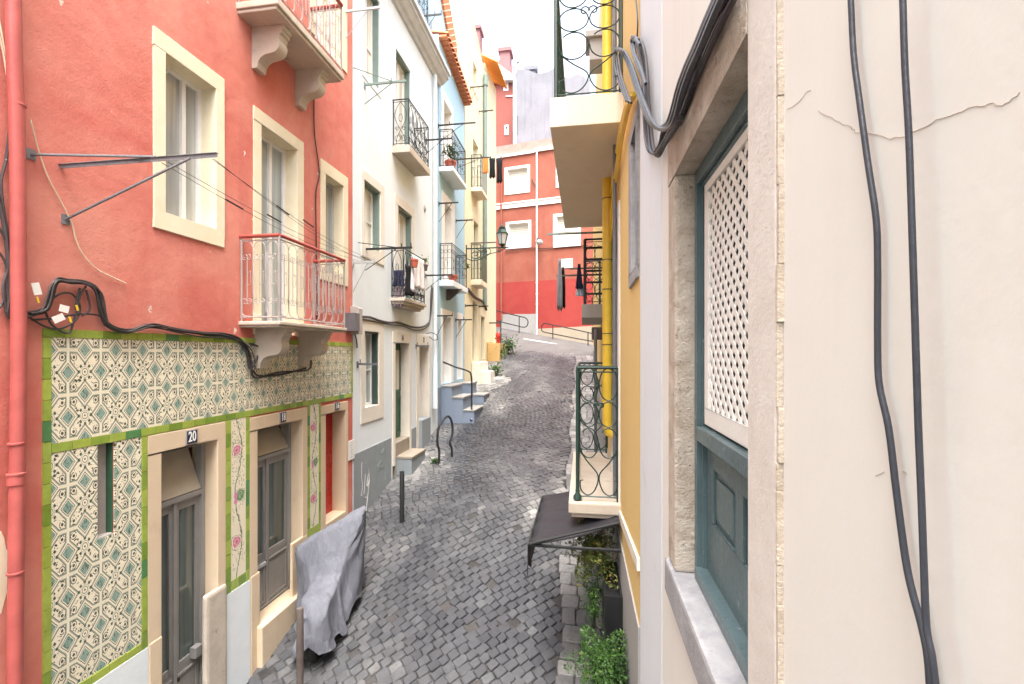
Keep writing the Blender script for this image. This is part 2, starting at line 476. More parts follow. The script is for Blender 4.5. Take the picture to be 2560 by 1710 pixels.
def m_tint(name, cols, rough=.5, spec=.4, nz=.3, bump=.004, coat=0, nscale=30):
    """colour by each piece's own tint value"""
    m = M(name); t = m.attr()
    rmp = m.n('ValToRGB'); cr = rmp.color_ramp
    while len(cr.elements) < len(cols): cr.elements.new(.5)
    for i, (p, c) in enumerate(cols): cr.elements[i].position = p; cr.elements[i].color = (*c, 1)
    m.ln(t, rmp.inputs[0])
    a = m.noise(nscale, 5, .65); b = m.noise(nscale * .2, 4, .6)
    k = m.scale_col(rmp.outputs[0], ((a - .5) * 2 * nz + (b - .5) * 1.6 * nz + 1.0).mx(.15))
    m.col(k).set(((b - .5) * .4 + rough).cl(), spec=spec, coat=coat); m.bump(a * .6 + m.noise(nscale * 4, 3, .6) * .3, bump, .6)
    return m.m
K['greentile'] = m_tint('green_glazed_tile', [(0, (.16, .26, .035)), (.35, (.26, .36, .06)), (.7, (.34, .42, .08)), (.93, (.30, .38, .06)), (1, (.08, .22, .08))], .14, .5, .3, .003, .3, 14)
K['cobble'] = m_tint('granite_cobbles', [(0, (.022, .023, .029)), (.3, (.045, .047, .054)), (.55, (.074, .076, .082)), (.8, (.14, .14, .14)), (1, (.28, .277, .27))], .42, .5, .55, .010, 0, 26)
K['leaf'] = m_tint('leaf_green', [(0, (.018, .05, .012)), (.5, (.042, .105, .02)), (.85, (.085, .17, .032)), (1, (.17, .17, .045))], .5, .35, .3, .001)
K['dryleaf'] = m_tint('mixed_dry_leaf', [(0, (.05, .09, .02)), (.45, (.10, .14, .03)), (.75, (.24, .16, .05)), (1, (.36, .26, .13))], .6, .3, .3, .001)

def m_ground():
    m = M('street_bed'); x, y, z = m.pos()
    a = m.noise(30, 6, .7); b = m.noise(1.3, 5, .6)
    asp = m.mix((.085, .08, .08), (.13, .122, .118), ((b - .3) * 2).cl())
    asp = m.mix(asp, (.2, .19, .18), ((a - .62) * 6).cl() * .5)
    bed = m.mix((.028, .027, .028), (.095, .09, .085), ((b - .35) * 2 + (a - .5)).cl())
    k = m.mix(bed, asp, ((y + (b - .5) * 2.0 - 20.6) / .8).cl())
    m.col(k).set(.8, spec=.3); m.bump(a, .012, .7); return m.m
K['ground'] = m_ground()

def m_azulejo(y0, z0, P, Pz):
    """painted tile panel: a lattice of green diamonds, cream bands and rosettes"""
    m = M('azulejo_tiles'); x, y, z = m.pos()
    wob = m.noise(14, 3, .5); wob2 = m.noise(17, 3, .5, m.vec(1, 1.3, .8))
    u = (y - y0) / P + (wob - .5) * .03; v = (z - z0) / Pz + (wob2 - .5) * .03
    du = ((u + .5).fr() - .5).ab(); dv = ((v + .5).fr() - .5).ab()
    d = (du + dv).mn(1.0 - du - dv)
    iu = .5 - du; iv = .5 - dv
    s = ((d - .272) / 1.414).mn(du - .036).mn(iv - .036)
    rr = (iu * iu + dv * dv).sq()
    ex = du - .165; ez = iv - .165
    re = (ex * ex + ez * ez).sq()
    cream, grey, dark, teal = (.80, .75, .60), (.33, .37, .30), (.055, .07, .055), (.24, .35, .30)
    hs = m.noise(40, 3, .6, m.vec(1, 2.6, .8)); sp = m.noise(46, 2, .5, m.vec(1, 1, 1))
    k = m.mix(cream, (.66, .57, .38), ((m.noise(1.5, 4, .6) - .45) * 2).cl() * .6)
    body = s.gt(.055) * rr.gt(.225) * re.gt(.105)
    k = m.mix(k, dark, body * sp.gt(.60))                                   # little dashes
    k = m.mix(k, grey, s.within(.0, .028)); k = m.mix(k, dark, s.within(.028, .042))
    k = m.mix(k, dark, d.within(.192, .216)); k = m.mix(k, teal, d.lt(.165))
    k = m.mix(k, (.10, .16, .13), d.lt(.16) * hs.gt(.56))
    k = m.mix(k, dark, re.lt(.038)); k = m.mix(k, dark, re.within(.068, .09) * sp.gt(.44))
    k = m.mix(k, dark, rr.within(.072, .088)); k = m.mix(k, grey, rr.within(.118, .134)); k = m.mix(k, dark, rr.lt(.026))
    at = dv._m('ARCTAN2', iu)
    pet = ((at * 8.0) + 1.57).sin()
    k = m.mix(k, (.07, .10, .07), rr.within(.148, .212) * pet.gt(.0))
    # tile joints; greyer in patches towards the far end
    ju = (u * 3.0 + .5).fr(); jv = (v * 3.0 + .5).fr()
    jt = ju.mn(1.0 - ju).mn(jv).mn(1.0 - jv).lt(.012)
    k = m.mix(k, (.45, .40, .30), jt * .5)
    k = m.mix(k, (.30, .29, .24), ((y - 6.3) / 1.5).cl() * .30 * m.noise(4, 4, .6))
    m.col(k).set(((m.noise(3, 3) - .5) * .25 + .17).cl(), spec=.5)
    m.bump(m.noise(5, 3, .5) * .5 - jt * .5, .006, .4); return m.m

def m_flower(y0, y1, z0, P):
    """narrow painted panel: a climbing stem with pink roses and leaves"""
    m = M('painted_flower_tiles'); x, y, z = m.pos()
    w = (y1 - y0)
    wob = m.noise(16, 3, .5)
    u = (y - y0) / w - .5 + (wob - .5) * .25; v = (z - z0) / P + (m.noise(13, 3, .5) - .5) * .1
    per = v * 6.2832
    st = (u - per.sin() * .22).ab()
    cream = (.78, .72, .58)
    k = m.mix(cream, (.70, .62, .46), m.noise(3, 3) * .5)
    lf = m.vor(26, 'F1', m.vec(1, 2.4, 1.2)); lm = m.noise(3.2 / max(P, .1), 2, .5)
    k = m.mix(k, (.10, .19, .07), lf.lt(.30) * lm.gt(.43) * u.ab().lt(.42))
    k = m.mix(k, (.17, .21, .12), st.lt(.035))
    fv = v.fr() - .25; g = (fv * (P / w)); ru = u + .12; r1 = (ru * ru + g * g).sq()
    fv2 = (v + .5).fr() - .25; g2 = fv2 * (P / w); ru2 = u - .12; r2 = (ru2 * ru2 + g2 * g2).sq()
    k = m.mix(k, (.28, .24, .20), r1.within(.33, .36)); k = m.mix(k, cream, r1.lt(.33))
    k = m.mix(k, (.58, .20, .30), r1.lt(.27)); k = m.mix(k, (.68, .38, .42), r1.within(.10, .17)); k = m.mix(k, (.45, .09, .17), r1.lt(.06))
    k = m.mix(k, (.30, .30, .24), r2.within(.28, .31)); k = m.mix(k, (.13, .25, .12), r2.lt(.24)); k = m.mix(k, (.32, .42, .26), r2.within(.07, .12))
    bud = ((u + .2) * (u + .2) + ((v + .02).fr() - .75) * ((v + .02).fr() - .75) * (P / w) * (P / w) * .12).sq()
    k = m.mix(k, (.60, .24, .38), bud.lt(.11))
    m.col(k).set(.2, spec=.5); m.bump(wob, .003, .3); return m.m
# ------------------------------------------------------------------ the street
def struct(o, kind='structure'):
    o['kind'] = kind; return o
def build_ground():
    xs = np.concatenate([np.linspace(-70, -9, 12), np.linspace(-8, 6, 71), np.linspace(7, 70, 12)])
    ys = np.concatenate([np.linspace(-14, 3, 12), np.linspace(3.4, 30, 180), np.linspace(31, 120, 24)])
    X, Y = np.meshgrid(xs, ys)
    low = np.clip((21.2 - Y) / .8, 0, 1)
    Z = gzn(X, Y) - .020 * low
    mb = MB()
    g = [[(X[i, j], Y[i, j], Z[i, j]) for j in range(len(xs))] for i in range(len(ys))]
    mb.sheet(g)
    struct(mb.build('ground', K['ground'], origin=(0, 0, 0), normals=False))
build_ground()

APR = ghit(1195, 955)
def build_cobbles():
    rnd = np.random.RandomState(3)
    V, F_, T = [], [], []
    def stone_at(cx, cy, ux, uy, hl, hw, tint, dz):
        # an eight-cornered block: skirt, shoulder and top ring
        vx, vy = -uy, ux
        ch = min(hl, hw) * (.10 + .22 * rnd.rand())
        c8 = [(-hl + ch, -hw), (hl - ch, -hw), (hl, -hw + ch), (hl, hw - ch), (hl - ch, hw), (-hl + ch, hw), (-hl, hw - ch), (-hl, -hw + ch)]
        j = rnd.uniform(-.009, .009, (8, 2))
        tilt = rnd.uniform(-.03, .03, 2)
        o = len(V)
        for ring, (k, h) in enumerate(((1.02, -.03), (1.0, -.007), (.89, .002))):
            for i, (p, q) in enumerate(c8):
                a = p * k + j[i, 0]; b = q * k + j[i, 1]
                x = cx + ux * a + vx * b; y = cy + uy * a + vy * b
                V.append((x, y, h + dz + tilt[0] * a + tilt[1] * b))
        for r in range(2):
            for i in range(8):
                F_.append((o + r * 8 + i, o + r * 8 + (i + 1) % 8, o + r * 8 + 8 + (i + 1) % 8, o + r * 8 + 8 + i)); T.append(tint)
        F_.append(tuple(o + 16 + i for i in range(8))); T.append(tint)
    def edge(y): return 0.0
    ang = math.radians(38); ca, sa = math.cos(ang), math.sin(ang)
    pl, pw = .146, .124
    for i in range(-160, 161):
        off = rnd.uniform(0, pl)
        q = i * pw
        jj = -22.0
        while jj < 22.0:
            l = pl * rnd.uniform(.82, 1.22)
            p = jj + l / 2 + off; jj += l
            # rows swing gently, as in fan-laid setts
            a2 = ang + .28 * math.sin(.55 * (p + q)) + .10 * math.sin(1.3 * q)
            x = -1.9 + p * ca - q * sa; y = 12.5 + p * sa + q * ca
            if not (-4.22 < x < .44 and 4.4 < y < 21.6): continue
            if x > -.36 + .05 * math.sin(y * 2.3): continue
            if rnd.rand() < .012: continue
            big = mnoise.noise(Vector((x * .55, y * .42, 1.7))); med = mnoise.noise(Vector((x * 1.7, y * 1.4, 5.1)))
            t = .37 + .075 * rnd.randn() + .42 * big + .30 * med
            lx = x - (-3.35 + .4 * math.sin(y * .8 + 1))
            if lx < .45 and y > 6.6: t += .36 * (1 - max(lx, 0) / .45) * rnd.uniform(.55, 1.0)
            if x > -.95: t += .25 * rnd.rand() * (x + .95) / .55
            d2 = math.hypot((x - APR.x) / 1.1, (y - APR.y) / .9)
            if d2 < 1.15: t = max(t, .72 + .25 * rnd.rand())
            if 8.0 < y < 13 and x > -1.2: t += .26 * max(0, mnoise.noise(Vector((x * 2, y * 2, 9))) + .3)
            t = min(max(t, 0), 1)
            sc = .965 if rnd.rand() < .95 else .85
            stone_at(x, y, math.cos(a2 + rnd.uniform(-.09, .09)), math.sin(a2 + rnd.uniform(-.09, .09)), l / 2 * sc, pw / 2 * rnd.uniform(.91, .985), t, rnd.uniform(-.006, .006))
    # pale kerb slabs along the right-hand wall
    y = 4.2
    while y < 21:
        x = -.36 + .05 * math.sin(y * 2.3) + .02
        h = rnd.uniform(.17, .30)
        while x < .44:
            wd = rnd.uniform(.16, .28)
            stone_at(x + wd / 2, y + h / 2, 1, 0, wd / 2 * .95, h / 2 * .95, min(1, .66 + .28 * rnd.rand()), rnd.uniform(0, .008))
            x += wd
        y += h
    V_ = np.array(V); V_[:, 2] += gzn(V_[:, 0], V_[:, 1])
    me = bpy.data.meshes.new('cobblestone_street')
    me.from_pydata(V_.tolist(), [], F_)
    at = me.attributes.new('tint', 'FLOAT', 'FACE'); at.data.foreach_set('value', T)
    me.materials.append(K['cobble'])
    o = bpy.data.objects.new('cobblestone_street', me); scene.collection.objects.link(o)
    struct(o)
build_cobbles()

# ------------------------------------------------------------------ house builders
class House:
    def __init__(s, name, label, F, loc, cat='house'):
        s.root = thing(name, label, cat, loc); s.F = F; s.open = []
    def wall(s, a0, a1, z0, z1, mat, depth=4.0, name='wall', tops=None, body=True, d=0.0):
        F = s.F; mb = MB(F); P = F.pt
        ops = [o for o in s.open if o[0] < a1 and o[1] > a0 and o[2] < z1 and o[3] > z0]
        As = sorted({a0, a1, *[x for o in ops for x in o[:2] if a0 < x < a1]})
        Zs = sorted({z0, z1, *[x for o in ops for x in o[2:4] if z0 < x < z1]})
        for i in range(len(As) - 1):
            for j in range(len(Zs) - 1):
                ca, cz = (As[i] + As[i + 1]) / 2, (Zs[j] + Zs[j + 1]) / 2
                if any(o[0] < ca < o[1] and o[2] < cz < o[3] for o in ops): continue
                mb.quad([P(As[i], Zs[j], d), P(As[i + 1], Zs[j], d), P(As[i + 1], Zs[j + 1], d), P(As[i], Zs[j + 1], d)])
        for o in ops:      # the thickness of the wall inside each opening
            r = -.6 + d; b0, b1, c0, c1 = max(o[0], a0), min(o[1], a1), max(o[2], z0), min(o[3], z1)
            mb.quad([P(b0, c0, d), P(b0, c1, d), P(b0, c1, r), P(b0, c0, r)]); mb.quad([P(b1, c0, d), P(b1, c1, d), P(b1, c1, r), P(b1, c0, r)])
            mb.quad([P(b0, c0, d), P(b1, c0, d), P(b1, c0, r), P(b0, c0, r)]); mb.quad([P(b0, c1, d), P(b1, c1, d), P(b1, c1, r), P(b0, c1, r)])
            mb.quad([P(b0, c0, r), P(b1, c0, r), P(b1, c1, r), P(b0, c1, r)])
        if body:
            e = .004; D = -depth
            mb.quad([P(a0 + e, z0, d), P(a0 + e, z1, d), P(a0 + e, z1, D), P(a0 + e, z0, D)]); mb.quad([P(a1 - e, z0, d), P(a1 - e, z1, d), P(a1 - e, z1, D), P(a1 - e, z0, D)])
            mb.quad([P(a0, z1, d), P(a1, z1, d), P(a1, z1, D), P(a0, z1, D)]); mb.quad([P(a0, z0, D), P(a1, z0, D), P(a1, z1, D), P(a0, z1, D)])
        return mb.build(name, mat, s.root, normals=False)
    def ring(s, mb, o, i, d0, d1, bottom=True):
        """four butted stones between outer rectangle o and inner rectangle i"""
        mb.box(o[0], o[1], i[3], o[3], d0, d1)
        zb = i[2] if bottom else o[2]
        mb.box(o[0], i[0], zb, i[3], d0, d1); mb.box(i[1], o[1], zb, i[3], d0, d1)
        if bottom: mb.box(o[0], o[1], o[2], i[2], d0, d1)
    def window(s, outer, inner, recess=.14, stone_mat='creamstone', proud=.02, sash='upvc', pane='pane', fw=.06, mull=(), bars=(), name='window', bottom=True, jamb=None, bevel=.006, shutter=False):
        F = s.F; w = MB(F)
        s.open.append((outer[0] + .008, outer[1] - .008, outer[2] + .008, outer[3] - .008))
        s.ring(w, outer, inner, -recess - .06, proud, bottom)
        wo = w.build(name, K[stone_mat], s.root, bevel=bevel)
        i = inner; d0 = -recess - .05; d1 = -recess
        f = MB(F)
        f.box(i[0], i[1], i[3] - fw, i[3], d0, d1); f.box(i[0], i[1], i[2], i[2] + fw, d0, d1)
        f.box(i[0], i[0] + fw, i[2] + fw, i[3] - fw, d0, d1); f.box(i[1] - fw, i[1], i[2] + fw, i[3] - fw, d0, d1)
        W_ = i[1] - i[0]; H_ = i[3] - i[2]
        for m in mull: f.box(i[0] + m * W_ - fw * .45, i[0] + m * W_ + fw * .45, i[2] + fw, i[3] - fw, d0, d1 + .006)
        for b in bars: f.box(i[0] + fw, i[1] - fw, i[2] + b * H_ - fw * .22, i[2] + b * H_ + fw * .22, d0 + .004, d1 - .006)
        f.build('sash', K[sash], wo, bevel=.003)
        p = MB(F); p.box(i[0] + fw * .5, i[1] - fw * .5, i[2] + fw * .5, i[3] - fw * .5, d0 + .008, d0 + .02)
        p.build('shutter' if shutter else 'pane', K[pane], wo)
        if jamb:
            jb = MB(F); t = .035
            jb.box(i[1] - t, i[1], i[2], i[3], d1 + .002, -.012); jb.box(i[0], i[0] + t, i[2], i[3], d1 + .002, -.012); jb.box(i[0] + t, i[1] - t, i[3] - t, i[3], d1 + .002, -.012)
            jb.build('jamb_lining', K[jamb], wo)
        return wo
    def surround(s, outer, inner, recess, mat, proud=.02, name='door_surround', bevel=.008):
        s.open.append((outer[0] + .008, outer[1] - .008, outer[2] - .5, outer[3] - .008))
        w = MB(s.F); s.ring(w, outer, inner, -recess - .1, proud, False)
        return w.build(name, K[mat], s.root, bevel=bevel)

def panel(mb, a0, a1, z0, z1, d, rim=.035, dep=.012):
    """a raised frame with a field inside"""
    mb.box(a0, a1, z1 - rim, z1, d, d + dep); mb.box(a0, a1, z0, z0 + rim, d, d + dep)
    mb.box(a0, a0 + rim, z0 + rim, z1 - rim, d, d + dep); mb.box(a1 - rim, a1, z0 + rim, z1 - rim, d, d + dep)

def spiral(cx, cy, r0, r1, t0, turns, n=14):
    m = max(6, int(abs(turns) * n))
    return [(cx + (r0 + (r1 - r0) * i / m) * math.cos(t0 + 2 * math.pi * turns * i / m), cy + (r0 + (r1 - r0) * i / m) * math.sin(t0 + 2 * math.pi * turns * i / m)) for i in range(m + 1)]
def arc(cx, cy, r, t0, t1, n=10, ry=None):
    ry = ry or r
    return [(cx + r * math.cos(t0 + (t1 - t0) * i / n), cy + ry * math.sin(t0 + (t1 - t0) * i / n)) for i in range(n + 1)]
PI = math.pi
def pat_scroll(w, h):
    """bars that end in hoops, top and bottom, with little curls between"""
    n = max(2, round(w / .17)); u = w / n; out = []
    for i in range(n):
        x = (i + .5) * u; r = u * .46
        out.append(([(x - r, h * .86), (x - r, r * 1.15)] + arc(x, r * 1.15, r, PI, 2 * PI, 10) + [(x + r, h * .30)], .0048))
        out.append(([(x + r, h * .14), (x + r, h - r * 1.2)] + arc(x, h - r * 1.2, r, 0, PI, 10), .0048))
        out.append((spiral(x - r * .35, h * .20, .045, .012, PI * 1.0, -1.3), .004)); out.append((spiral(x + r * .35, h * .20, .045, .012, 0, 1.3), .004))
        out.append((spiral(x - r * .35, h * .79, .045, .012, PI, 1.3), .004)); out.append((spiral(x + r * .35, h * .79, .045, .012, 0, -1.3), .004))
        out.append(([(x, h * .24), (x, h * .76)], .0065))
        out.append((arc(x + r * .33, h * .45, r * .33, PI * .9, PI * 2.1, 8) + [(x + r * .6, h * .58)] + spiral(x + r * .4, h * .58, r * .25, .008, 0, .8), .0036))
    return out
def pat_tulip(w, h):
    n = max(1, round(w / .24)); u = w / n; out = []
    for i in range(n):
        x = (i + .5) * u
        for sgn in (-1, 1):
            p = []
            for k in range(25):
                t = k / 24
                p.append((x + sgn * u * .44 * math.sin(t * PI * 1.5) * (1 - .35 * t), h * (1 - t)))
            out.append((p, .007))
            out.append((spiral(x + sgn * u * .22, h * .36, .05, .012, 0 if sgn > 0 else PI, sgn * 1.4), .006))
            out.append((arc(x + sgn * u * .2, h * .13, u * .18, 0, 2 * PI, 12), .006))
        if i: out.append(([(i * u, 0), (i * u, h)], .006))
        out.append((arc(x, h * .62, u * .13, 0, 2 * PI, 10, h * .09), .006))
    return out
def pat_bars(w, h):
    n = max(2, round(w / .12)); out = []
    for i in range(n + 1): out.append(([(i * w / n, 0), (i * w / n, h)], .0065))
    out.append(([(0, h * .62), (w, h * .62)], .006)); out.append(([(0, h * .30), (w, h * .30)], .006))
    for i in range(n):
        x = (i + .5) * w / n
        out.append((arc(x, h * .82, w / n * .42, 0, 2 * PI, 10), .005))
        if i % 2: out.append((arc(x, h * .46, w / n * .42, 0, 2 * PI, 10, h * .13), .005))
    return out
def pat_lace(w, h):
    n = max(1, round(w / .34)); u = w / n; out = []
    for i in range(n):
        x = (i + .5) * u; r = u * .24
        for sgn in (-1, 1):
            out.append((arc(x + sgn * u * .24, h * .80, r, 0, 2 * PI, 18, h * .13), .006))
            out.append((arc(x + sgn * u * .24, h * .55, r, 0, 2 * PI, 18, h * .11), .006))
            out.append((spiral(x + sgn * u * .10, h * .93, .05, .015, PI / 2, sgn * 1.1), .005))
            p = [(x + sgn * u * .46, h * .46), (x + sgn * u * .34, h * .36), (x + sgn * u * .07, h * .28), (x + sgn * u * .01, h * .20), (x + sgn * u * .10, h * .08), (x + sgn * u * .26, h * .015), (x + sgn * u * .42, h * .06), (x + sgn * u * .44, h * .15), (x + sgn * u * .36, h * .17)]
            out.append(([(q.x, q.y) for q in smooth_path([(a, b, 0) for a, b in p], 5)], .006))
        if i: out.append(([(i * u, 0), (i * u, h)], .007))
    return out

def balcony_rail(parent, F, a0, a1, dd, zb, h, pat, mat, handmat=None, hr=.018, post=.012, name='railing', side_pat=None, inset=.04, flat=False, left=True, right=True):
    """ironwork on the three free sides of a balcony"""
    mb = MB(F); P = F.pt
    A0, A1, D = a0 + inset, a1 - inset, dd - inset
    runs = [(lambda t: P(A0 + t, 0, D), A1 - A0, pat)]
    sp = side_pat or pat
    if left: runs.append((lambda t: P(A0, 0, t + .0), D, sp))
    if right: runs.append((lambda t: P(A1, 0, t + .0), D, sp))
    for f, w, pt_ in runs:
        for pl, r in pt_(w - .02, h - .1):
            mb.tube([f(x + .01) + UP * (zb + .05 + y) for x, y in pl], r, 4)
        for z, r in ((zb + .05, .009), (zb + h - .05, .008)):
            mb.tube([f(0) + UP * z, f(w) + UP * z], r, 4)
    for a, d in ((A0, D), (A1, D), (A0, .02), (A1, .02)):
        mb.tube([P(a, zb - .005, d), P(a, zb + h - .01, d)], post, 6)
    o = mb.build(name, K[mat], parent)
    hb = MB(F)
    pts = []
    if left: pts.append(P(A0, zb + h, .0))
    pts += [P(A0, zb + h, D), P(A1, zb + h, D)]
    if right: pts.append(P(A1, zb + h, .0))
    for i in range(len(pts) - 1):
        hb.tube([pts[i], pts[i + 1]], hr, 8)
    hb.build('handrail', K[handmat or mat], parent)
    return o
def corbel(mb, a0, a1, zt, dd, h):
    """S-shaped stone bracket under a balcony"""
    pr = [(0, zt), (dd, zt), (dd, zt - h * .10), (dd * .93, zt - h * .12), (dd * .95, zt - h * .2), (dd * .88, zt - h * .22)]
    pr += [(dd * (.62 + .25 * math.cos(t)), zt - h * (.45 + .22 * math.sin(t))) for t in [(-.5 + i * .2) for i in range(11)]]
    pr += [(dd * .40, zt - h * .70), (dd * .28, zt - h * .76), (dd * .2, zt - h * .86), (dd * .17, zt - h), (0, zt - h)]
    mb.prism_dz(pr, a0, a1)
def rack(F, u, v, ue, label, brace=.35, mat='rackgrey', w=.028, pins=(), drop=.32, name='drying_rack', v2=None, rod=None):
    """a steel arm standing out from a wall, with a brace below, for washing lines"""
    a, z = F.hit(u, v); d = max(.2, min(1.4, F.depth(a, ue)))
    mb = MB(F); P = F.pt
    mb.box(a - w / 2, a + w / 2, z - w, z + w * .4, 0, d)
    mb.box(a - .03, a + .03, z - .08, z + .04, .0, .012)
    for p in pins: mb.box(a - .008, a + .008, z + w * .4, z + w * .4 + .07, d * p - .008, d * p + .008)
    t = tag(mb.build(name, K[mat], origin=P(a, z, 0)), label, 'drying rack', 'washing racks on the house fronts')
    b = MB(F); b.tube([P(a, z - drop, .005), P(a, z - w, d * .66)], w * .3, 5)
    if rod: b.tube([P(a + rod, z + .05, .005), P(a, z, d * .7)], w * .3, 5)
    b.build('brace', K[mat], t)
    return a, z, d
def leaves(center, rad, n, size, mat, name, parent, droop=0.0, rnd=random, stems=0, stem_mat='leaf', flat=1.0, lean=(0, 0)):
    mb = MB(); c = Vector(center)
    for i in range(n):
        th = rnd.uniform(0, 2 * PI); ph = math.acos(rnd.uniform(-1, 1)); rr = rnd.random() ** .45
        q = Vector((math.sin(ph) * math.cos(th) * rad[0] * rr, math.sin(ph) * math.sin(th) * rad[1] * rr, math.cos(ph) * rad[2] * rr))
        lump = .75 + .45 * math.sin(q.x * 17 / max(rad[0], .1) * .35 + 1.3) * math.cos(q.z * 13 / max(rad[2], .1) * .3 + q.y * 5)
        q *= lump
        p = c + q + Vector((lean[0] * q.z, lean[1] * q.z, 0)); p.z -= droop * (q.x * q.x + q.y * q.y)
        s = size * rnd.uniform(.5, 1.3)
        ax = Vector((rnd.uniform(-1, 1), rnd.uniform(-1, 1), rnd.uniform(-.4, 1))).normalized()
        bx = ax.orthogonal().normalized(); bx = (bx + ax.cross(bx) * rnd.uniform(-1.5, 1.5)).normalized()
        t = min(1, max(0, rnd.gauss(.42, .2)))
        mb.add([p - ax * s, p + bx * s * .42, p + ax * s, p - bx * s * .42 + ax * s * .2], [(0, 1, 2, 3)], t)
    for i in range(stems):
        e = c + Vector((rnd.uniform(-1, 1) * rad[0] * .7, rnd.uniform(-1, 1) * rad[1] * .7, rnd.uniform(-.2, .9) * rad[2]))
        b = c + Vector((rnd.uniform(-.2, .2) * rad[0], rnd.uniform(-.2, .2) * rad[1], -rad[2] * .95))
        mb.tube(smooth_path([b, (b + e) / 2 + Vector((0, 0, rad[2] * .2)), e], 4), size * .07, 4, tint=.2)
    return mb.build(name, K[mat], parent, normals=False)
# ------------------------------------------------------------------ the red house with the tiled ground floor (left, nearest)
def rel(v): return v
aP0 = 1.55; aRE = L.A(881)
red = House('red_house', 'red rendered house with green and cream tiled ground floor and grey doors', L, L.pt(L.A(500), gz(XL, 5), 0))
# first-floor windows
def px2(F, ul, ur, vt, vb): return F.rect(ul, ur, vt, vb)
red.window(px2(L, 381, 558, 64, 568), px2(L, 411, 537, 131, 531), recess=.17, sash='upvc', pane='panegrey', fw=.055, mull=(.62,))
o = px2(L, 632, 757, 263, 835); i = px2(L, 651, 741, 311, 835)
red.window(o, (i[0], i[1], o[2], i[3]), recess=.17, sash='upvc', pane='pane', fw=.06, mull=(.55,), name='balcony_door', bottom=False)
o = px2(L, 800, 868, 395, 698); i = px2(L, 812, 857, 434, 680)
red.window(o, i, recess=.17, sash='alu', pane='panegrey', fw=.05, mull=(.5,))
# upper balcony door and its balcony
a1, zb = L.hit(866, 185)
o = (L.A(772), a1, zb, CZ + 8.6); red.window(o, (L.A(786), L.A(853), zb + .02, CZ + 8.4), recess=.17, sash='upvc', pane='panewarm', fw=.06, mull=(.5,), name='balcony_door', bottom=False)
red.window((L.A(500), L.A(600), CZ + 4.6, CZ + 6.6), (L.A(512), L.A(588), CZ + 4.75, CZ + 6.45), recess=.17, pane='panegrey', mull=(.5,))
# ground-floor openings
zthr11 = L.Z(643, 1565)
D20o = px2(L, 367, 561, 1090, 1710); D20i = px2(L, 400, 541, 1131, 1710)
D20o = (D20o[0], D20o[1], gz(XL, 3.7) - .1, D20o[3]); D20i = (D20i[0], D20i[1], gz(XL, 3.7) + .18, D20i[3]); REC20 = -L.depth(D20i[1], 508)
red.surround(D20o, D20i, REC20 + .05, 'peach')
D11o = px2(L, 622, 766, 1045, 1600); D11i = px2(L, 641, 754, 1075, 1565)
D11o = (D11o[0], D11o[1], gz(XL, 5.2) - .15, D11o[3]); REC11 = -L.depth(D11i[1], 724); red.surround(D11o, D11i, REC11 + .05, 'peach')
DRo = px2(L, 800, 868, 1016, 1300); DRi = px2(L, 812, 862, 1036, 1310)
DRo = (DRo[0], DRo[1], gz(XL, 7.2) - .15, DRo[3]); RECR = max(.1, -L.depth(DRi[1], 831)); red.surround(DRo, DRi, RECR + .05, 'peach')
print('recess', REC20, REC11, RECR)

# doors
def grey_door(i, rec, zb, name='front_door', lab=None):
    """two narrow glazed leaves under a tilting fanlight"""
    F = L; d0, d1 = -rec - .05, -rec
    a0, a1, z1 = i[0], i[1], i[3]
    mb = MB(F); fw = .055; zt = z1 - (z1 - zb) * .165
    mb.box(a0, a0 + fw, zb, z1, d0, d1 + .03); mb.box(a1 - fw, a1, zb, z1, d0, d1 + .03)
    mb.box(a0 + fw, a1 - fw, z1 - fw, z1, d0, d1 + .03); mb.box(a0 + fw, a1 - fw, zt - fw, zt, d0, d1 + .035)
    mid = a0 + (a1 - a0) * .46; H = zt - fw - zb
    zg = zb + H * .36
    for l0, l1 in ((a0 + fw, mid - .006), (mid + .006, a1 - fw)):
        st = .055; ww = (l1 - l0)
        mb.box(l0, l1, zb + .01, zg - .05, d0 + .01, d1)
        for k0, k1 in ((l0, l0 + st), (l1 - st, l1)): mb.box(k0, k1, zg - .05, zt - fw, d0 + .01, d1)
        mb.box(l0 + st, l1 - st, zt - fw - .10, zt - fw, d0 + .01, d1); mb.box(l0 + st, l1 - st, zg - .05, zg + .03, d0 + .01, d1)
        panel(mb, l0 + .03, l1 - .03, zb + .08, zg - .09, d1, .03, .014)
        mb.box(l0 + .01, l1 - .01, zb + .02, zb + .05, d1, d1 + .02)
    mb.box(mid - .02, mid + .02, zb + .02, zt - fw, d1, d1 + .022)
    dr = mb.build(name, K['greydoor'], red.root, bevel=.004)
    p = MB(F)
    for l0, l1 in ((a0 + fw, mid - .006), (mid + .006, a1 - fw)):
        p.box(l0 + .055, l1 - .055, zg + .03, zt - fw - .10, d0 + .02, d0 + .03)
    p.build('pane', K['panedark'], dr)
    # fanlight leaning open
    f = MB(F)
    pts = [F.pt(a0 + fw, zt + .01, d1 + .02), F.pt(a1 - fw, zt + .01, d1 + .02), F.pt(a1 - fw, z1 - fw - .03, d0 - .10), F.pt(a0 + fw, z1 - fw - .03, d0 - .10)]
    n = F.n * .02
    f.add(pts + [q - n for q in pts], [(0, 1, 2, 3), (7, 6, 5, 4), (0, 1, 5, 4), (1, 2, 6, 5), (2, 3, 7, 6), (3, 0, 4, 7)])
    f.build('fanlight', K['fanlight'], dr)
    b = MB(F); b.box(a0 + fw, a1 - fw, zt, z1 - fw, d0 - .16, d0 - .15); b.build('dark_opening', K['black'], dr)
    return dr, mid, zg
dr, mid, zg = grey_door(D20i, REC20, D20i[2])
h = MB(L); h.box(mid + .20, mid + .30, zg - .02, zg + .10, -REC20, -REC20 + .08); h.build('letter_box', K['greydoor'], dr, bevel=.004)
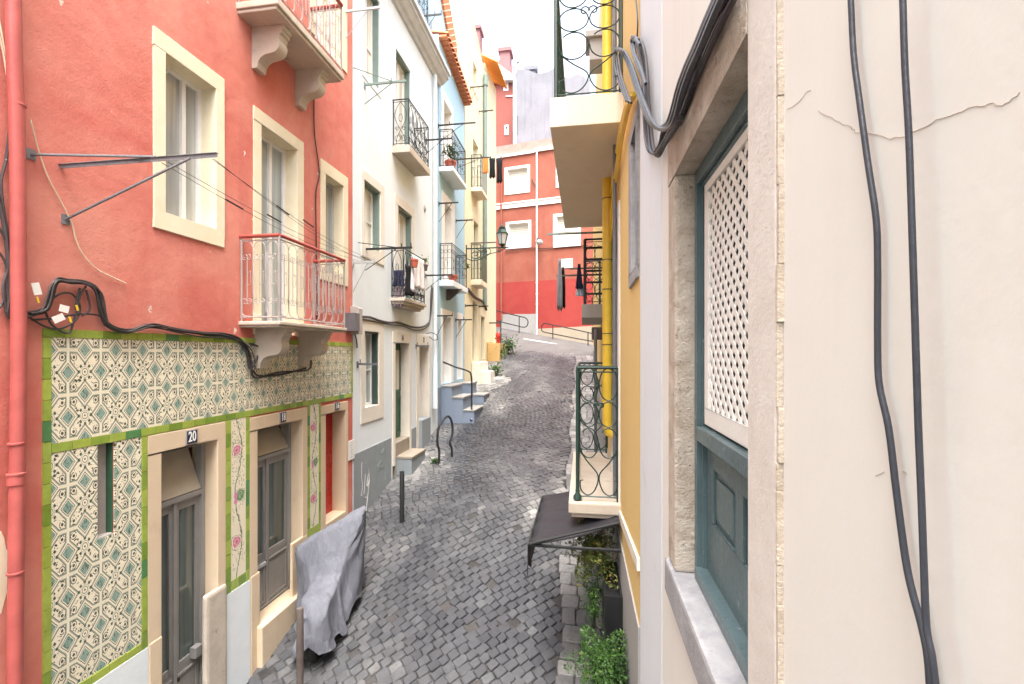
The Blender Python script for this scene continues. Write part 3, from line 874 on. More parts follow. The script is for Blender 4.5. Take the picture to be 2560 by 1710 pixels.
h = MB(L); h.box(mid + .035, mid + .06, zg - .17, zg - .12, -REC20 + .001, -REC20 + .015); h.build('lock', K['black'], dr)
dr, mid, zg = grey_door(D11i, REC11, D11i[2])
h = MB(L); h.box(D11i[0] + .03, mid - .04, zg - .14, zg - .10, -REC11 + .005, -REC11 + .035); h.build('handle', K['alu'], dr)
mb = MB(L); mb.box(DRi[0], DRi[1], DRi[2] - .4, DRi[3], -RECR - .06, -RECR)
panel(mb, DRi[0] + .05, DRi[1] - .05, DRi[2] + .1, DRi[2] + .9, -RECR); panel(mb, DRi[0] + .05, DRi[1] - .05, DRi[2] + 1.0, DRi[3] - .08, -RECR)
rd = mb.build('front_door', K['reddoor'], red.root, bevel=.004); rd['label'] = 'bright red panelled door'
h = MB(L); c = L.pt(DRi[0] + .16, DRi[3] - .55, -RECR + .02); h.lathe(c, [(.01, -.025), (.025, -.015), (.03, 0), (.025, .015), (.01, .025)], 10); h.build('door_knob', K['creamstone'], rd)
# thresholds
mb = MB(L); mb.box(D11i[0] - .02, D11o[1] - .06, gz(XL, 5.2) - .5, D11i[2], -.2, .10); mb.build('doorstep', K['peach'], red.root, bevel=.015)
mb = MB(L); mb.box(D20o[0] + .02, D20i[1], gz(XL, 3.7) - .5, D20i[2], -.2, .03); mb.build('doorstep', K['peach'], red.root, bevel=.015)
mb = MB(L); mb.box(DRi[0], DRi[1], gz(XL, 7.2) - .5, DRi[2], -RECR, .02); mb.build('doorstep', K['peach'], red.root, bevel=.015)
# worn blocks at the feet of the surrounds
for (ul, ur, v, dd) in ((505, 560, 1492, .05), (365, 401, 1612, .027), (622, 646, 1443, .026), (726, 765, 1360, .026)):
    mb = MB(L); a0, a1 = L.A(ul), L.A(ur); z = L.Z(ul, v); mb.box(a0 + .01, a1, gz(XL, a0) - .4, z, -.02, dd); mb.build('plinth_block', K['wornblock' if ul == 505 else 'peach'], red.root, bevel=.035 if ul == 505 else .015)
# white skirting under the tiles
for b0, b1, c0, c1 in ((L.A(104), D20o[0] - .002, gz(XL, 2.4) - 1.2, L.Z(355, 1624)), (D20o[1] + .002, D11o[0] - .002, gz(XL, 4) - .6, L.Z(564, 1487)), (D11o[1] + .002, DRo[0] - .002, gz(XL, 6) - .6, L.Z(772, 1345))):
    mb = MB(L); mb.box(b0, b1, c0, c1, -.02, .022); mb.build('skirting', K['white'], red.root)

# tiles
ta0, zt1 = L.hit(106, 818); ta1 = L.A(880)
tr = .115                                                   # green border tile
zt1 = L.Z(106, 820); zb0 = L.Z(125, 1134); zb1 = zb0 + (L.Z(125, 1110) - zb0)
rowh = zb1 - zb0; toph = L.Z(108, 820) - L.Z(108, 843)
zlow = L.Z(355, 1624); colw = L.A(124) - L.A(104)
g0 = L.A(104); g1 = L.A(125); gx = L.A(351); gx1 = D20o[0] - .004
na0, na1, nz0, nz1 = L.rect(241, 284, 1109, 1350)
PER = (L.A(249) - L.A(167)); Pv = L.Z(163, 931) - L.Z(163, 1044)
K['azulejo'] = m_azulejo(L.A(167), L.Z(167, 931), PER, Pv); print('tile period', PER, Pv)
mb = MB(L); d = .012
mb.box(g1, ta1 - .05, zb1, zt1 - toph, -.02, d)
az1 = zlow + rowh
mb.box(g1, na0, az1, zb0, -.02, d); mb.box(na1, gx, az1, zb0, -.02, d); mb.box(na0, na1, az1, nz0, -.02, d); mb.box(na0, na1, nz1, zb0, -.02, d)
tp = mb.build('tile_panel', K['azulejo'], red.root)
red.open.append((na0 + .004, na1 - .004, nz0 + .004, nz1 - .004))
mb = MB(L); mb.box(na0 + .005, na1 - .005, nz0 + .005, nz1 - .005, -.2, -.07); mb.box(na0 + .005, na1 - .013, nz0 + .0, nz0 + .012, -.069, .006); mb.build('niche', K['concrete'], red.root)
mb = MB(L); mb.box(na1 - .012, na1 - .002, nz0 + .01, nz1 - .01, -.068, -.002); mb.box(na0 + .002, na1 - .002, nz1 - .012, nz1 - .002, -.068, -.002); mb.build('niche_edge', K['darkgreen'], red.root)
def row(mb, a0, a1, z0, z1, n):
    for k in range(n):
        w = (a1 - a0) / n; t = random.random() * .9 if random.random() > .05 else 1.0
        dd = d + .004 + random.uniform(0, .003)
        mb.box(a0 + k * w + .002, a0 + (k + 1) * w - .002, z0 + .002, z1 - .002, -.01, dd, t)
def column(mb, a0, a1, z0, z1, n):
    for k in range(n):
        w = (z1 - z0) / n; t = random.random() * .9 if random.random() > .05 else 1.0
        mb.box(a0 + .002, a1 - .002, z0 + k * w + .002, z0 + (k + 1) * w - .002, -.01, d + .004 + random.uniform(0, .003), t)
mb = MB(L); tw = colw * 1.05
tw = .15
row(mb, g0, ta1, zt1 - toph, zt1, int((ta1 - g0) / tw))
row(mb, g1, ta1 - .02, zb0, zb1, int((ta1 - g1) / tw))
column(mb, g0, g1, zlow, zt1 - toph, int((zt1 - zlow) / .165))
column(mb, gx, gx1, zlow, zb0, int((zb0 - zlow) / .165))
row(mb, g1, gx, zlow, zlow + rowh, max(3, int((gx - g1) / tw)))
column(mb, ta1 - .05, ta1, zb1, zt1 - toph, 9)
# flower panels with their green edges
f1 = (D20o[1] + .003, L.A(575), L.A(612), D11o[0] - .003, L.Z(568, 1487)); f2 = (D11o[1] + .003, L.A(773), L.A(795), DRo[0] - .003, L.Z(772, 1345))
fl = MB(L)
for k, (c0, c1, c2, c3, zz) in enumerate((f1, f2)):
    column(mb, c0, c1, zz, zb0, 13); column(mb, c2, c3, zz, zb0, 13); row(mb, c1, c2, zz, zz + .14, 1 if k else 2)
mb.build('tile_border', K['greentile'], red.root, bevel=.002)
for k, (c0, c1, c2, c3, zz) in enumerate((f1, f2)):
    fl = MB(L); fl.box(c1, c2, zz + .14, zb0, -.02, d + .001)
    fl.build('flower_tile_panel', m_flower(c1, c2, zz + .3, 1.12), red.root)

# balconies
def red_balcony(us, uc, ue, vt, vb, rail_v, label=None):
    a0 = L.A(us); d1 = L.depth(a0, uc); zt = L.Z(us, vt); zbm = L.Z(us, vb)
    a1 = L.A(ue, d1)
    mb = MB(L)
    mb.box(a0, a1, zbm + (zt - zbm) * .35, zt, -.02, d1); mb.box(a0 + .02, a1 - .02, zbm, zbm + (zt - zbm) * .35 - .001, -.02, d1 - .03)
    b = mb.build('balcony', K['slabstone'], red.root, bevel=.012)
    cw = .17; h = .52
    for t in (.17, .74):
        c = MB(L); ac = a0 + (a1 - a0) * t; corbel(c, ac, ac + cw, zbm + .002, d1 * .80, h)
        c.build('corbel', K['slabstone'], b, bevel=.006)
    return b, a0, a1, d1, zt
b, a0, a1, d1, zt = red_balcony(596, 700, 868, 803, 818, 589)
hz = L.Z(595, 590) - zt
balcony_rail(b, L, a0, a1, d1, zt, hz, pat_scroll, 'whiteiron', 'railred', hr=.024, inset=.03)
BAL1 = (a0, a1, d1, zt)
b, a0, a1, d1, zt = red_balcony(590, 694, 861, 5, 31, 0)
balcony_rail(b, L, a0, a1, d1, zt, hz, pat_scroll, 'whiteiron', 'railred', hr=.03, inset=.03)
# walls: dull red below, left of the tiles and at the far corner
zg_ = -8
red.wall(aP0, aRE, -2, CZ + 9, K['red'])

# unseen pale house, added to cut red bounce light on the right-hand wall
added_house = House('added_pale_house', 'unseen pale cream house added beside the red house for its bounce light', L, L.pt(-3, gz(XL, -3), 0))
added_house.wall(-9, 1.545, -3, CZ + 6.5, K['palecream'])
# number plates
def plate(F, u0, u1, v0, v1, txt, label, enamel=True, d=.022):
    a0, a1, z0, z1 = F.rect(u0, u1, v0, v1)
    am, zm = (a0 + a1) / 2, (z0 + z1) / 2; w, h = a1 - a0, z1 - z0
    sg = 1 if F is L else -1
    t = MB(F)
    if enamel:
        t.box(a0, a1, z0, z1, d, d + .010); o = tag(t.build('house_number_plate', K['platerim'], bevel=.002), label, 'number plate', 'house numbers over the doors')
        q = MB(F); q.box(a0 + w * .07, a1 - w * .07, z0 + h * .06, z1 - h * .06, d + .010, d + .013); q.build('enamel', K['plate'], o)
        q = MB(F); text_mesh(txt, h * 1.02, .003, lambda x, y, e: F.pt(am + x, zm + y, d + .013 + e), q, sx=w * .78 / (h * 1.02 * .58 * len(txt))); q.build('digits', K['platewhite'], o)
    else:
        text_mesh(txt, h * 1.3, .006, lambda x, y, e: F.pt(am + x, zm + y, d + e), t, sx=w / (h * 1.3 * .58 * len(txt)))
        o = tag(t.build('house_number', K['cablebrown']), label, 'house number', 'house numbers over the doors')
    return o
plate(L, 459, 488, 1077, 1113, '20', 'dark blue enamel plate reading 20 over the nearer grey door')
plate(L, 695, 711, 1031, 1058, '18', 'dark blue enamel plate reading 18 over the second grey door')
plate(L, 833, 845, 1006, 1026, '16', 'small enamel plate reading 16 over the bright red door')
# white notice on the corner strip
a0, a1, z0, z1 = L.rect(870, 884, 1103, 1152)
mb = MB(L); mb.box(a0, a1, z0, z1, .004, .02); nt_ = tag(mb.build('notice_board', K['white_paint'], bevel=.003), 'small white paper notice on red corner strip beside the red door', 'notice')
mb = MB(L)
for k in range(7):
    z = z1 - (z1 - z0) * (.12 + k * .12); x0 = a0 + (a1 - a0) * random.uniform(.18, .4); mb.box(x0, x0 + (a1 - a0) * random.uniform(.2, .45), z - .008, z, .02, .0215)
mb.build('faint_writing', K['alu'], nt_)

# red rain pipe at the near end
rp = MB(L); pa = L.A(42, .1); rw = .085
PD = .07
path = [L.pt(L.A(u, PD), CZ + z, PD) for u, z in ((30, 8.9), (32, 3.0), (43, 1.6), (47, .2), (44, -.7), (40, -1.6), (37, -3), (35, -6.2))]
rp.tube(smooth_path(path, 4), .045, 16)
rpo = tag(rp.build('rain_pipe', K['red_pipe']), 'thick red painted rain pipe at the near end of the red house', 'pipe')
for (u, v, k) in ((44, 258, 0), (41, 1105, 0), (40, 1205, 1.0), (39, 1428, 0)):
    rc = MB(L); z = L.Z(u, v, PD); c = L.pt(L.A(u, PD), z, PD)
    rc.lathe(c - UP * .02, [(.046, 0), (.050, .003), (.050, .016), (.046, .019)] if not k else [(.046, 0), (.051, .003), (.051, .07), (.055, .074), (.055, .085), (.046, .09)], 16)
    rc.build('pipe_collar', K['red_pipe'], rpo)

# washing rack by the first window: arm, stay and brace
a, z = L.hit(150, 416); dd = L.depth(a, 543)
mb = MB(L); mb.box(a - .003, a + .003, z - .018, z + .012, 0, dd); mb.box(a - .014, a + .014, z + .012, z + .016, 0, dd)
rk = tag(mb.build('drying_rack', K['steel']), 'long grey steel washing rack beside the first red-house window', 'drying rack', 'washing racks on the house fronts')
a2, z2 = L.hit(76, 386); a3, z3 = L.hit(163, 549)
mb = MB(L); mb.tube([L.pt(a2, z2, 0), L.pt(a, z + .02, dd * .62)], .011, 6); mb.tube([L.pt(a3, z3, 0), L.pt(a, z - .01, dd * .84)], .011, 6)
for (aa, zz) in ((a2, z2), (a3, z3)): mb.box(aa - .03, aa + .03, zz - .04, zz + .04, 0, .01)
mb.build('brace', K['steel'], rk)
RACK1 = (a, z, dd)
# second rack at the far end of the first balcony
a, z, dr2 = rack(L, 882, 655, 938, 'pale grey washing rack at far corner of the red house', drop=.55, pins=(.4, .95), mat='alu')
ra, rz_, rd_ = RACK1
for k, (t0, t1) in enumerate(((.66, .25), (.98, .55), (.70, .8), (.97, .97))):
    p0 = L.pt(ra, rz_ - .03, rd_ * t0); p1 = L.pt(a, z + .02, dr2 * t1)
    pts = [p0.lerp(p1, s / 10) - UP * (.10 * math.sin(PI * s / 10)) for s in range(11)]
    mb = MB(); mb.tube(pts, .0028, 4)
    q = p0.lerp(p1, .17 + .06 * k) - UP * .045; q2 = p0.lerp(p1, .23 + .06 * k) - UP * .06
    mb.tube([q, q2], .009, 5)
    tag(mb.build('washing_line', K['cabledark']), 'thin washing line strung along the red house between two racks', 'washing line', 'washing lines on the red house')
rack(L, 862, 28, 950, 'grey washing rack high beside the upper red balcony', drop=.5, mat='alu', pins=(.5,))

# loose pale cord
pts = [L.pt(*L.hit(u, v), dd) for u, v, dd in ((62, 300, .05), (95, 390, .02), (118, 450, .02), (150, 510, .02), (175, 560, .02), (185, 600, .02), (205, 640, .02), (240, 675, .02), (280, 695, .02), (312, 709, .012))]
mb = MB(); mb.tube(smooth_path(pts, 5), .006, 5); tag(mb.build('loose_cord', K['cord']), 'pale loose cord hanging on the red wall beside the rain pipe', 'cord')
# cables along the top of the tiles
def cable(F, pts, r, name, label, mat='cablebrown', n=6, d=.03, cat='cable', jit=0, group=None, ns=5):
    P = []
    for q in pts:
        dd = q[2] if len(q) > 2 else d
        P.append(F.pt(*F.hit(q[0] + random.uniform(-jit, jit), q[1] + random.uniform(-jit, jit), dd), dd))
    mb = MB(); mb.tube(smooth_path(P, ns), r, n)
    return tag(mb.build(name, K[mat]), label, cat, group)
base = [(70, 783), (115, 770), (140, 705), (175, 702), (215, 705), (245, 725), (256, 780), (272, 815), (320, 828), (380, 812), (440, 822), (510, 832), (560, 836), (600, 850), (622, 880), (628, 920)]
GRP = 'dark cables looped over the tiles'
for k, (o1, o2, r) in enumerate(((0, 0, .013), (6, 5, .010), (-5, 6, .009), (3, -4, .009), (10, 9, .008), (-8, 3, .008))):
    pts = [(u + o1 * math.sin(.7 * q + k), v + o2 * (.6 + .5 * math.sin(1.1 * q + 2 * k)), .03 + .008 * k) for q, (u, v) in enumerate(base)]
    cable(L, pts, r, 'wall_cable', 'dark grey cable looping from the rain pipe along the green tile edge to the balcony', ('cablebrown', 'cabledark')[k % 2], group=GRP)
for k, pts in enumerate(([(70, 790), (110, 815), (150, 822), (190, 800), (200, 765), (180, 735), (150, 735), (115, 760)], [(110, 770), (130, 812), (170, 833), (185, 800), (200, 740), (215, 715)], [(80, 800), (140, 795), (200, 785), (250, 790), (262, 815)], [(200, 720), (190, 760), (192, 780)], [(215, 725), (225, 770), (205, 790)], [(628, 920), (640, 945), (700, 930), (770, 925), (778, 900)], [(632, 925), (650, 940), (710, 935), (765, 920)], [(625, 860), (650, 870), (640, 900), (630, 918)])):
    cable(L, pts, .008 if k < 5 else .013, 'wall_cable', 'thin black cable tangled %s' % ('beside the rain pipe above the tiles' if k < 5 else 'under the first red-house balcony'), 'cabledark', d=.05, group='loose cables on the red house')
for k, (u, v, w, h, t) in enumerate(((91, 722, 15, 24, .25), (160, 772, 19, 15, -.2), (146, 796, 24, 14, .5))):
    a, z = L.hit(u, v, .07); mb = MB(L); c = L.pt(a, z, .07)
    ww, hh = w * .0018, h * .0019
    e1 = L.a * math.cos(t) + UP * math.sin(t); e2 = UP * math.cos(t) - L.a * math.sin(t)
    pts = [c - e1 * ww - e2 * hh, c + e1 * ww - e2 * hh, c + e1 * ww + e2 * hh, c - e1 * ww + e2 * hh]
    mb.add(pts + [p + L.n * .003 for p in pts], [(3, 2, 1, 0), (4, 5, 6, 7), (0, 1, 5, 4), (1, 2, 6, 5), (2, 3, 7, 6), (3, 0, 4, 7)])
    tg = tag(mb.build('cable_tag', K['whitetag']), ['white cable tag standing up beside the rain pipe', 'white cable tag highest in the tangle above the tiles', 'white cable tag lowest in the tangle above the tiles'][k], 'cable tag')
    q = MB(L); u2, v2 = ((97, 750), (195, 770), (178, 799))[k]; a, z = L.hit(u2, v2, .075); q.tube([L.pt(a, z - .022, .075), L.pt(a - .014, z + .022, .075)], .008, 6); q.build('yellow_tape', K['yellowtag'], tg)
mb = MB(L)
for (u, v, w, h) in ((2, 1430, 16, 85),):
    a, z = L.hit(u, v); c = []
    for k in range(16):
        th = 2 * PI * k / 16; r_ = random.uniform(.75, 1.1); c.append((a + w * .0034 * math.cos(th) * r_, z + h * .0034 * math.sin(th) * r_))
    mb = MB(L); mb.prism_az(c, -.01, .003); mb.build('bare_patch', K['creamstone'], red.root)
# cables hanging left of the pipe and the dark drop on the wall
GL = 'cables behind the rain pipe'
for k, pts in enumerate(([(-10, 60), (8, 130), (20, 200), (40, 260)], [(-8, 20), (5, 90), (18, 160), (30, 230)], [(24, 330), (15, 400), (3, 450), (8, 520), (20, 600), (16, 700), (25, 790), (40, 800)], [(-10, 480), (6, 540), (18, 620), (24, 720), (16, 780)], [(-12, 620), (10, 650), (20, 700), (5, 760), (-8, 770)], [(-10, 560), (14, 600), (22, 660), (8, 720), (20, 790), (40, 795)])):
    cable(L, pts, (.006, .006, .009, .013, .008, .011)[k], 'hanging_cable', 'brown cable hanging behind the rain pipe at the near end of the red house', ('cord', 'cablebrown')[k > 1], d=.03, group=GL)
cable(L, [(785, 240), (786, 330), (795, 400), (798, 440), (790, 480), (790, 560), (791, 640), (792, 800)], .010, 'wall_cable', 'thin dark cable dropping between the two red balconies', 'cabledark', d=.02)
# meter boxes at the far corner
a0, a1, z0, z1 = L.rect(862, 874, 782, 828); mb = MB(L); mb.box(a0, a1, z0, z1, .0, .2); mb2 = mb
tag(mb2.build('meter_box', K['rackgrey'], bevel=.008), 'dark grey meter box at far corner of first red balcony', 'meter box')
a0, a1, z0, z1 = L.rect(876, 886, 765, 835); mb = MB(L); mb.box(a0, a1, z0, z1 - .05, .0, .16); mb.prism_dz([(0, z1 - .05), (.16, z1 - .05), (.12, z1 - .01), (.04, z1), (0, z1)], a0, a1)
tag(mb.build('junction_box', K['concrete'], bevel=.006), 'rounded beige junction box on the corner of the red house', 'junction box')
# ------------------------------------------------------------------ the white house
wa0, wa1 = L.A(882) + .004, L.A(1094)
white = House('white_house', 'white rendered house with grey dado and two iron balconies', L, L.pt(L.A(1000), gz(XL, 10), 0))
ZC = L.Z(1084, 194)                                         # underside of the cornice
o = L.rect(905, 951, -70, 190); white.window(L.rect(904, 952, -70, 186), L.rect(910, 948, -60, 178), recess=.13, stone_mat='white', proud=.012, sash='upvc', pane='panewarm', fw=.07, mull=(.5,), bars=(.4,), jamb='grnjamb')
o = L.rect(984, 1031, 85, 372); i = L.rect(989, 1025, 121, 372)
white.window(o, (i[0], i[1], o[2], i[3]), recess=.13, stone_mat='white', proud=.012, sash='upvc', pane='panewarm', fw=.07, mull=(.5,), bars=(.3,), bottom=False, name='balcony_door', jamb='grnjamb')
white.window(L.rect(902, 959, 419, 640), L.rect(909, 950, 448, 611), recess=.14, stone_mat='whitestone', sash='upvc', pane='panewarm', fw=.075, mull=(.5,), bars=(.45,), jamb='grnjamb')
o = L.rect(986, 1034, 482, 744); i = L.rect(994, 1029, 513, 744)
white.window(o, (i[0], i[1], o[2], i[3]), recess=.14, stone_mat='whitestone', sash='upvc', pane='panewarm', fw=.075, mull=(.5,), bars=(.35,), bottom=False, name='balcony_door', jamb='grnjamb')
o = L.rect(901, 957, 795, 1061); i = L.rect(910, 946, 827, 1020)
white.window(o, i, recess=.13, stone_mat='whitestone', sash='upvc', pane='pane', fw=.06, mull=(.5,), bars=(.48,), jamb='darkjamb')
# doors
D14o = L.rect(981, 1027, 829, 1120); D14i = L.rect(987, 1022, 857, 1108)
D14o = (D14o[0], D14o[1], D14i[2] - .5, D14o[3]); white.surround(D14o, D14i, .42, 'whitestone')
mb = MB(L); a0, a1, z0, z1 = D14i; rec = max(-.4, L.depth(D14i[1], 1001)); print('rec14', rec)
mid = (a0 + a1) / 2
mb.box(a0, a1, z0 - .3, z1, rec - .05, rec); 
for k in range(2):
    l0 = a0 + k * (mid - a0) + .03; l1 = l0 + (mid - a0) - .06
    panel(mb, l0, l1, z0 + .1, z0 + 1.0, rec, .05, .02); panel(mb, l0, l1, z0 + 1.1, z1 - .1, rec, .05, .02)
fd = mb.build('front_door', K['darkgreen'], white.root, bevel=.004)
p = MB(L)
for k in range(2):
    l0 = a0 + k * (mid - a0) + .09; l1 = l0 + (mid - a0) - .18; p.box(l0, l1, z0 + 1.16, z1 - .16, rec, rec + .008)
p.build('pane', K['panewarm'], fd)
D12o = L.rect(1040, 1075, 835, 1060); D12i = L.rect(1047, 1072, 866, 1050)
D12o = (D12o[0], D12o[1], D12i[2] - .7, D12o[3]); white.surround(D12o, D12i, .30, 'whitestone')
mb = MB(L); a0, a1, z0, z1 = D12i; mb.box(a0, a1, z0 - .7, z1, -.30, -.24); panel(mb, a0 + .06, a1 - .06, z0 + .1, z1 - .1, -.24)
fd = mb.build('front_door', K['upvc'], white.root, bevel=.004)
mb = MB(L); zz = z0 + (z1 - z0) * .68; mb.box((a0 + a1) / 2 - .12, (a0 + a1) / 2 + .14, zz - .26, zz + .1, -.226, -.20); lb = mb.build('letter_box', K['alu'], fd, bevel=.004)
mb = MB(L); mb.box((a0 + a1) / 2 - .09, (a0 + a1) / 2 + .11, zz + .02, zz + .06, -.2, -.197); mb.build('letter_slot', K['black'], lb)
plate(L, 1001.5, 1007, 838, 853, '14', 'small dark numerals 14 over the green door of the white house', False)
plate(L, 1054, 1059, 843, 857, '12', 'small dark numerals 12 over the narrow pale door', False, d=.03)
# grey dado that follows the slope
mb = MB(L)
def dadop(u0, v0, u1, v1):
    a0, z0 = L.hit(u0, v0); a1, z1 = L.hit(u1, v1)
    return [(a0, gz(XL, a0) - .6), (a1, gz(XL, a1) - .6), (a1, z1), (a0, z0)]
mb.prism_az(dadop(1028, 1073, 1040, 1066), -.02, .012); mb.build('dado', K['greydado'], white.root)
mb = MB(L); mb.prism_az(dadop(883.5, 1137, 977, 1094), -.02, .012); dd_ = mb.build('dado', K['greydado'], white.root)
# scrawls on the dado
def scrawl(name, mat, strokes, r):
    mb = MB(L)
    for st in strokes:
        mb.tube(smooth_path([L.pt(*L.hit(u, v, .014), .0135) for u, v in st], 4), r, 4)
    mb.build(name, mat, dd_)
scrawl('white_scrawl', K['white_paint'], ([(905, 1155), (904, 1190), (906, 1215), (903, 1240)], [(915, 1160), (921, 1170), (923, 1190), (922, 1215), (917, 1260), (914, 1285)], [(919, 1150), (926, 1160)], [(927, 1143), (931, 1152)], [(913, 1185), (912, 1210), (910, 1235)], [(921, 1185), (917, 1215), (924, 1200)], [(903, 1236), (912, 1244), (917, 1241)]), .004)
scrawl('dark_scrawl', K['grnjamb'], ([(941, 1113), (941, 1150), (942, 1215)], [(950, 1108), (950, 1135)], [(962, 1105), (964, 1150), (963, 1200)], [(943, 1168), (953, 1150)], [(941, 1185), (946, 1170), (958, 1168)], [(954, 1135), (960, 1120)]), .007)
# steps
mb = MB(L); zs = D14i[2]
mb.box(D14i[0], D14i[1], gz(XL, 9) - .8, zs, -.42, .02); mb.build('doorstep', K['step'], white.root, bevel=.012)
pA = ghit(1003, 1195); 
mb = MB(L); aa0, aa1 = L.A(989), L.A(1026)
zst = D14i[2] - .30
mb.box(aa0, aa1, gz(XL, 9) - .8, zst - .06, .013, .38); mb.build('step', K['greydado'], white.root, bevel=.01)
mb = MB(L); mb.box(aa0 - .01, aa1 + .01, zst - .06, zst, .014, .40); mb.build('step_tread', K['step'], white.root, bevel=.01)
mb = MB(L); mb.box(L.A(1046), L.A(1068), gz(XL, 10.5) - .8, L.Z(1047, 1050), -.24, .10); mb.build('step', K['greydado'], white.root, bevel=.012)
# cornice
mb = MB(L); c0 = [(0, ZC), (.06, ZC), (.10, ZC + .05), (.17, ZC + .08), (.26, ZC + .18), (.30, ZC + .20), (.30, ZC + .28), (.36, ZC + .29), (.36, ZC + .40), (0, ZC + .40)]
mb.prism_dz(c0, wa0 - .0, wa1 + .12); mb.build('cornice', K['zinc'], white.root)
# balconies
def slab_balcony(house, F, us, uc, ue, vt, vb, mat='slabstone', vref=None, prof=False):
    a0 = F.A(us); d1 = F.depth(a0, uc); zt = F.Z(us, vt); zbm = F.Z(us, vb); a1 = F.A(ue, d1)
    mb = MB(F)
    if prof:
        h = zt - zbm
        for (k0, k1, ins) in ((.62, 1, 0), (.3, .618, .04), (0, .298, .10)): mb.box(a0 + ins, a1 - ins, zbm + h * k0, zbm + h * k1, -.02, d1 - ins)
    else: mb.box(a0, a1, zbm, zt, -.02, d1)
    return mb.build('balcony', K[mat], house.root, bevel=.01), a0, a1, d1, zt
b, a0, a1, d1, zt = slab_balcony(white, L, 980, 1024, 1076, 364, 382)
balcony_rail(b, L, a0, a1, d1, zt, L.Z(980, 248) - zt, pat_tulip, 'iron', hr=.014)
b, a0, a1, d1, zt = slab_balcony(white, L, 976, 1011, 1066, 744, 766, prof=True)
balcony_rail(b, L, a0, a1, d1, zt, L.Z(979, 622) - zt, pat_tulip, 'iron', hr=.014)
WB2 = (a0, a1, d1, zt)
white.wall(wa0, wa1, -1, ZC + .42, K['white'])
# set-back top storey with a railing on the cornice
top = MB(L); top.box(wa0 + .1, wa1 - .05, ZC + .40, ZC + 3.2, -3.4, -1.3); top.build('attic_wall', K['white'], white.root)
balcony_rail(white.root, L, L.A(985), L.A(1056, .1), .30, ZC + .42, .95, pat_bars, 'iron', hr=.012, name='terrace_railing')
mb = MB(L); a, z = L.hit(1062, 520, .01)
mb.lathe(L.pt(a, z - .12, -.03), [(.03, 0), (.07, .05), (.075, .13), (.05, .22), (.01, .26)], 10); mb.build('wall_niche', K['palegrey'], white.root)

# things on the white house
rack(L, 911, 211, 1015, 'teal-grey washing rack under the upper left white-house window', mat='grnjamb', pins=(.65,), rod=-.45, drop=.38)
rack(L, 913, 622, 1030, 'dark washing rack by the mid-height white-house window', mat='iron', pins=(.78, .98), rod=-.3, drop=.42)
rack(L, 893, 909, 943, 'short rusty rack across the ground-floor white-house window', pins=(.15,), drop=.02)
rack(L, 1040, 864, 1073, 'small rusty rack over the narrow pale door', pins=(.1, .9), drop=.02)
rack(L, 1056, 40, 1104, 'black washing rack at the top terrace of the white house', pins=(.65, .98), drop=.5, mat='iron')
mb = MB(L); mb.tube([L.pt(L.A(1088, .09), ZC - .02, .09), L.pt(L.A(1088, .09), L.Z(1085, 905), .09)], .052, 12)
z9 = L.Z(1085, 905); mb.tube([L.pt(L.A(1088, .09), z9, .09), L.pt(L.A(1088, .09), L.Z(1087, 1018), .09)], .075, 12)
tag(mb.build('rain_pipe', K['white']), 'white rain pipe between the white house and the blue house', 'pipe')
cable(L, [(884, 793), (905, 792), (925, 793), (945, 800), (970, 806), (995, 806), (1015, 812), (1030, 817), (1050, 818), (1066, 812), (1076, 795), (1078, 740), (1080, 715)], .022, 'wall_cable', 'frayed grey cable bundle crossing the white house above its doors', 'cablebrown')
cable(L, [(884, 797), (915, 800), (945, 806), (980, 812), (1010, 816), (1035, 825), (1060, 822), (1076, 800), (1082, 720)], .012, 'wall_cable', 'thin black cable under the frayed bundle on the white house', 'cabledark')
cable(L, [(877, 800), (882, 820), (890, 845), (893, 870)], .012, 'wall_cable', 'short cable drooping from the junction box onto the white house', 'cabledark')
cable(L, [(1066, 834), (1080, 832), (1092, 838), (1094, 848), (1084, 850), (1074, 842)], .010, 'wall_cable', 'loop of black cable round the white rain pipe', 'cabledark', d=.16)
def garment(F, a, z, d, w, h, mat, name, label, cat, sleeves=0, fold=.05, along='a', shape=None):
    """cloth pegged on a line: hanging folds with a little thickness"""
    mb = MB(F); nx, nz_ = 13, 10; g = []
    ph = random.uniform(0, 6)
    for j in range(nz_ + 1):
        t = j / nz_; row_ = []
        ww = w * (shape(t) if shape else (1 - .12 * math.sin(t * PI) + .05 * t))
        for i in range(nx + 1):
            s = (i / nx - .5) * ww; f = fold * math.sin(i * 1.35 + ph + t * 1.2) * (.25 + t) * .6
            if along == 'a': row_.append(F.pt(a + s, z - h * t * (1 - .03 * math.cos(i)), d + f))
            else: row_.append(F.pt(a + f, z - h * t * (1 - .03 * math.cos(i)), d + s))
        g.append(row_)
    mb.sheet(g)
    return tag(mb.build(name, mat, solid=.006, normals=False), label, cat, None)
def cloth(n, c): return paint('cloth_' + n, c, .85, .3, spec=.1)
CW, CN, CB, CG, CT, CBL = cloth('white', (.68, .65, .66)), cloth('navy', (.035, .035, .07)), cloth('black', (.018, .018, .02)), cloth('grey', (.23, .235, .25)), cloth('orange', (.70, .24, .07)), cloth('pale_blue', (.45, .54, .64))
a0, a1, d1, zt = WB2
def at(F, u, v, d): a, z = F.hit(u, v, d); return a, z
a, z = at(L, 1046, 645, d1 + .03); garment(L, a + .05, z, d1 + .04, .85, .72, CW, 'hanging_towel', 'white towel over the rail of the lower white-house balcony', 'towel')
a, z = at(L, 1022, 665, d1 + .02); garment(L, a, z, d1 + .03, .5, .66, CB, 'hanging_shirt', 'black clothes over the rail left of the white towel', 'clothes')
a, z = at(L, 1030, 662, d1 + .05); garment(L, a, z, d1 + .06, .10, .60, CW, 'hanging_scarf', 'narrow white scarf among the black clothes on the balcony rail', 'scarf')
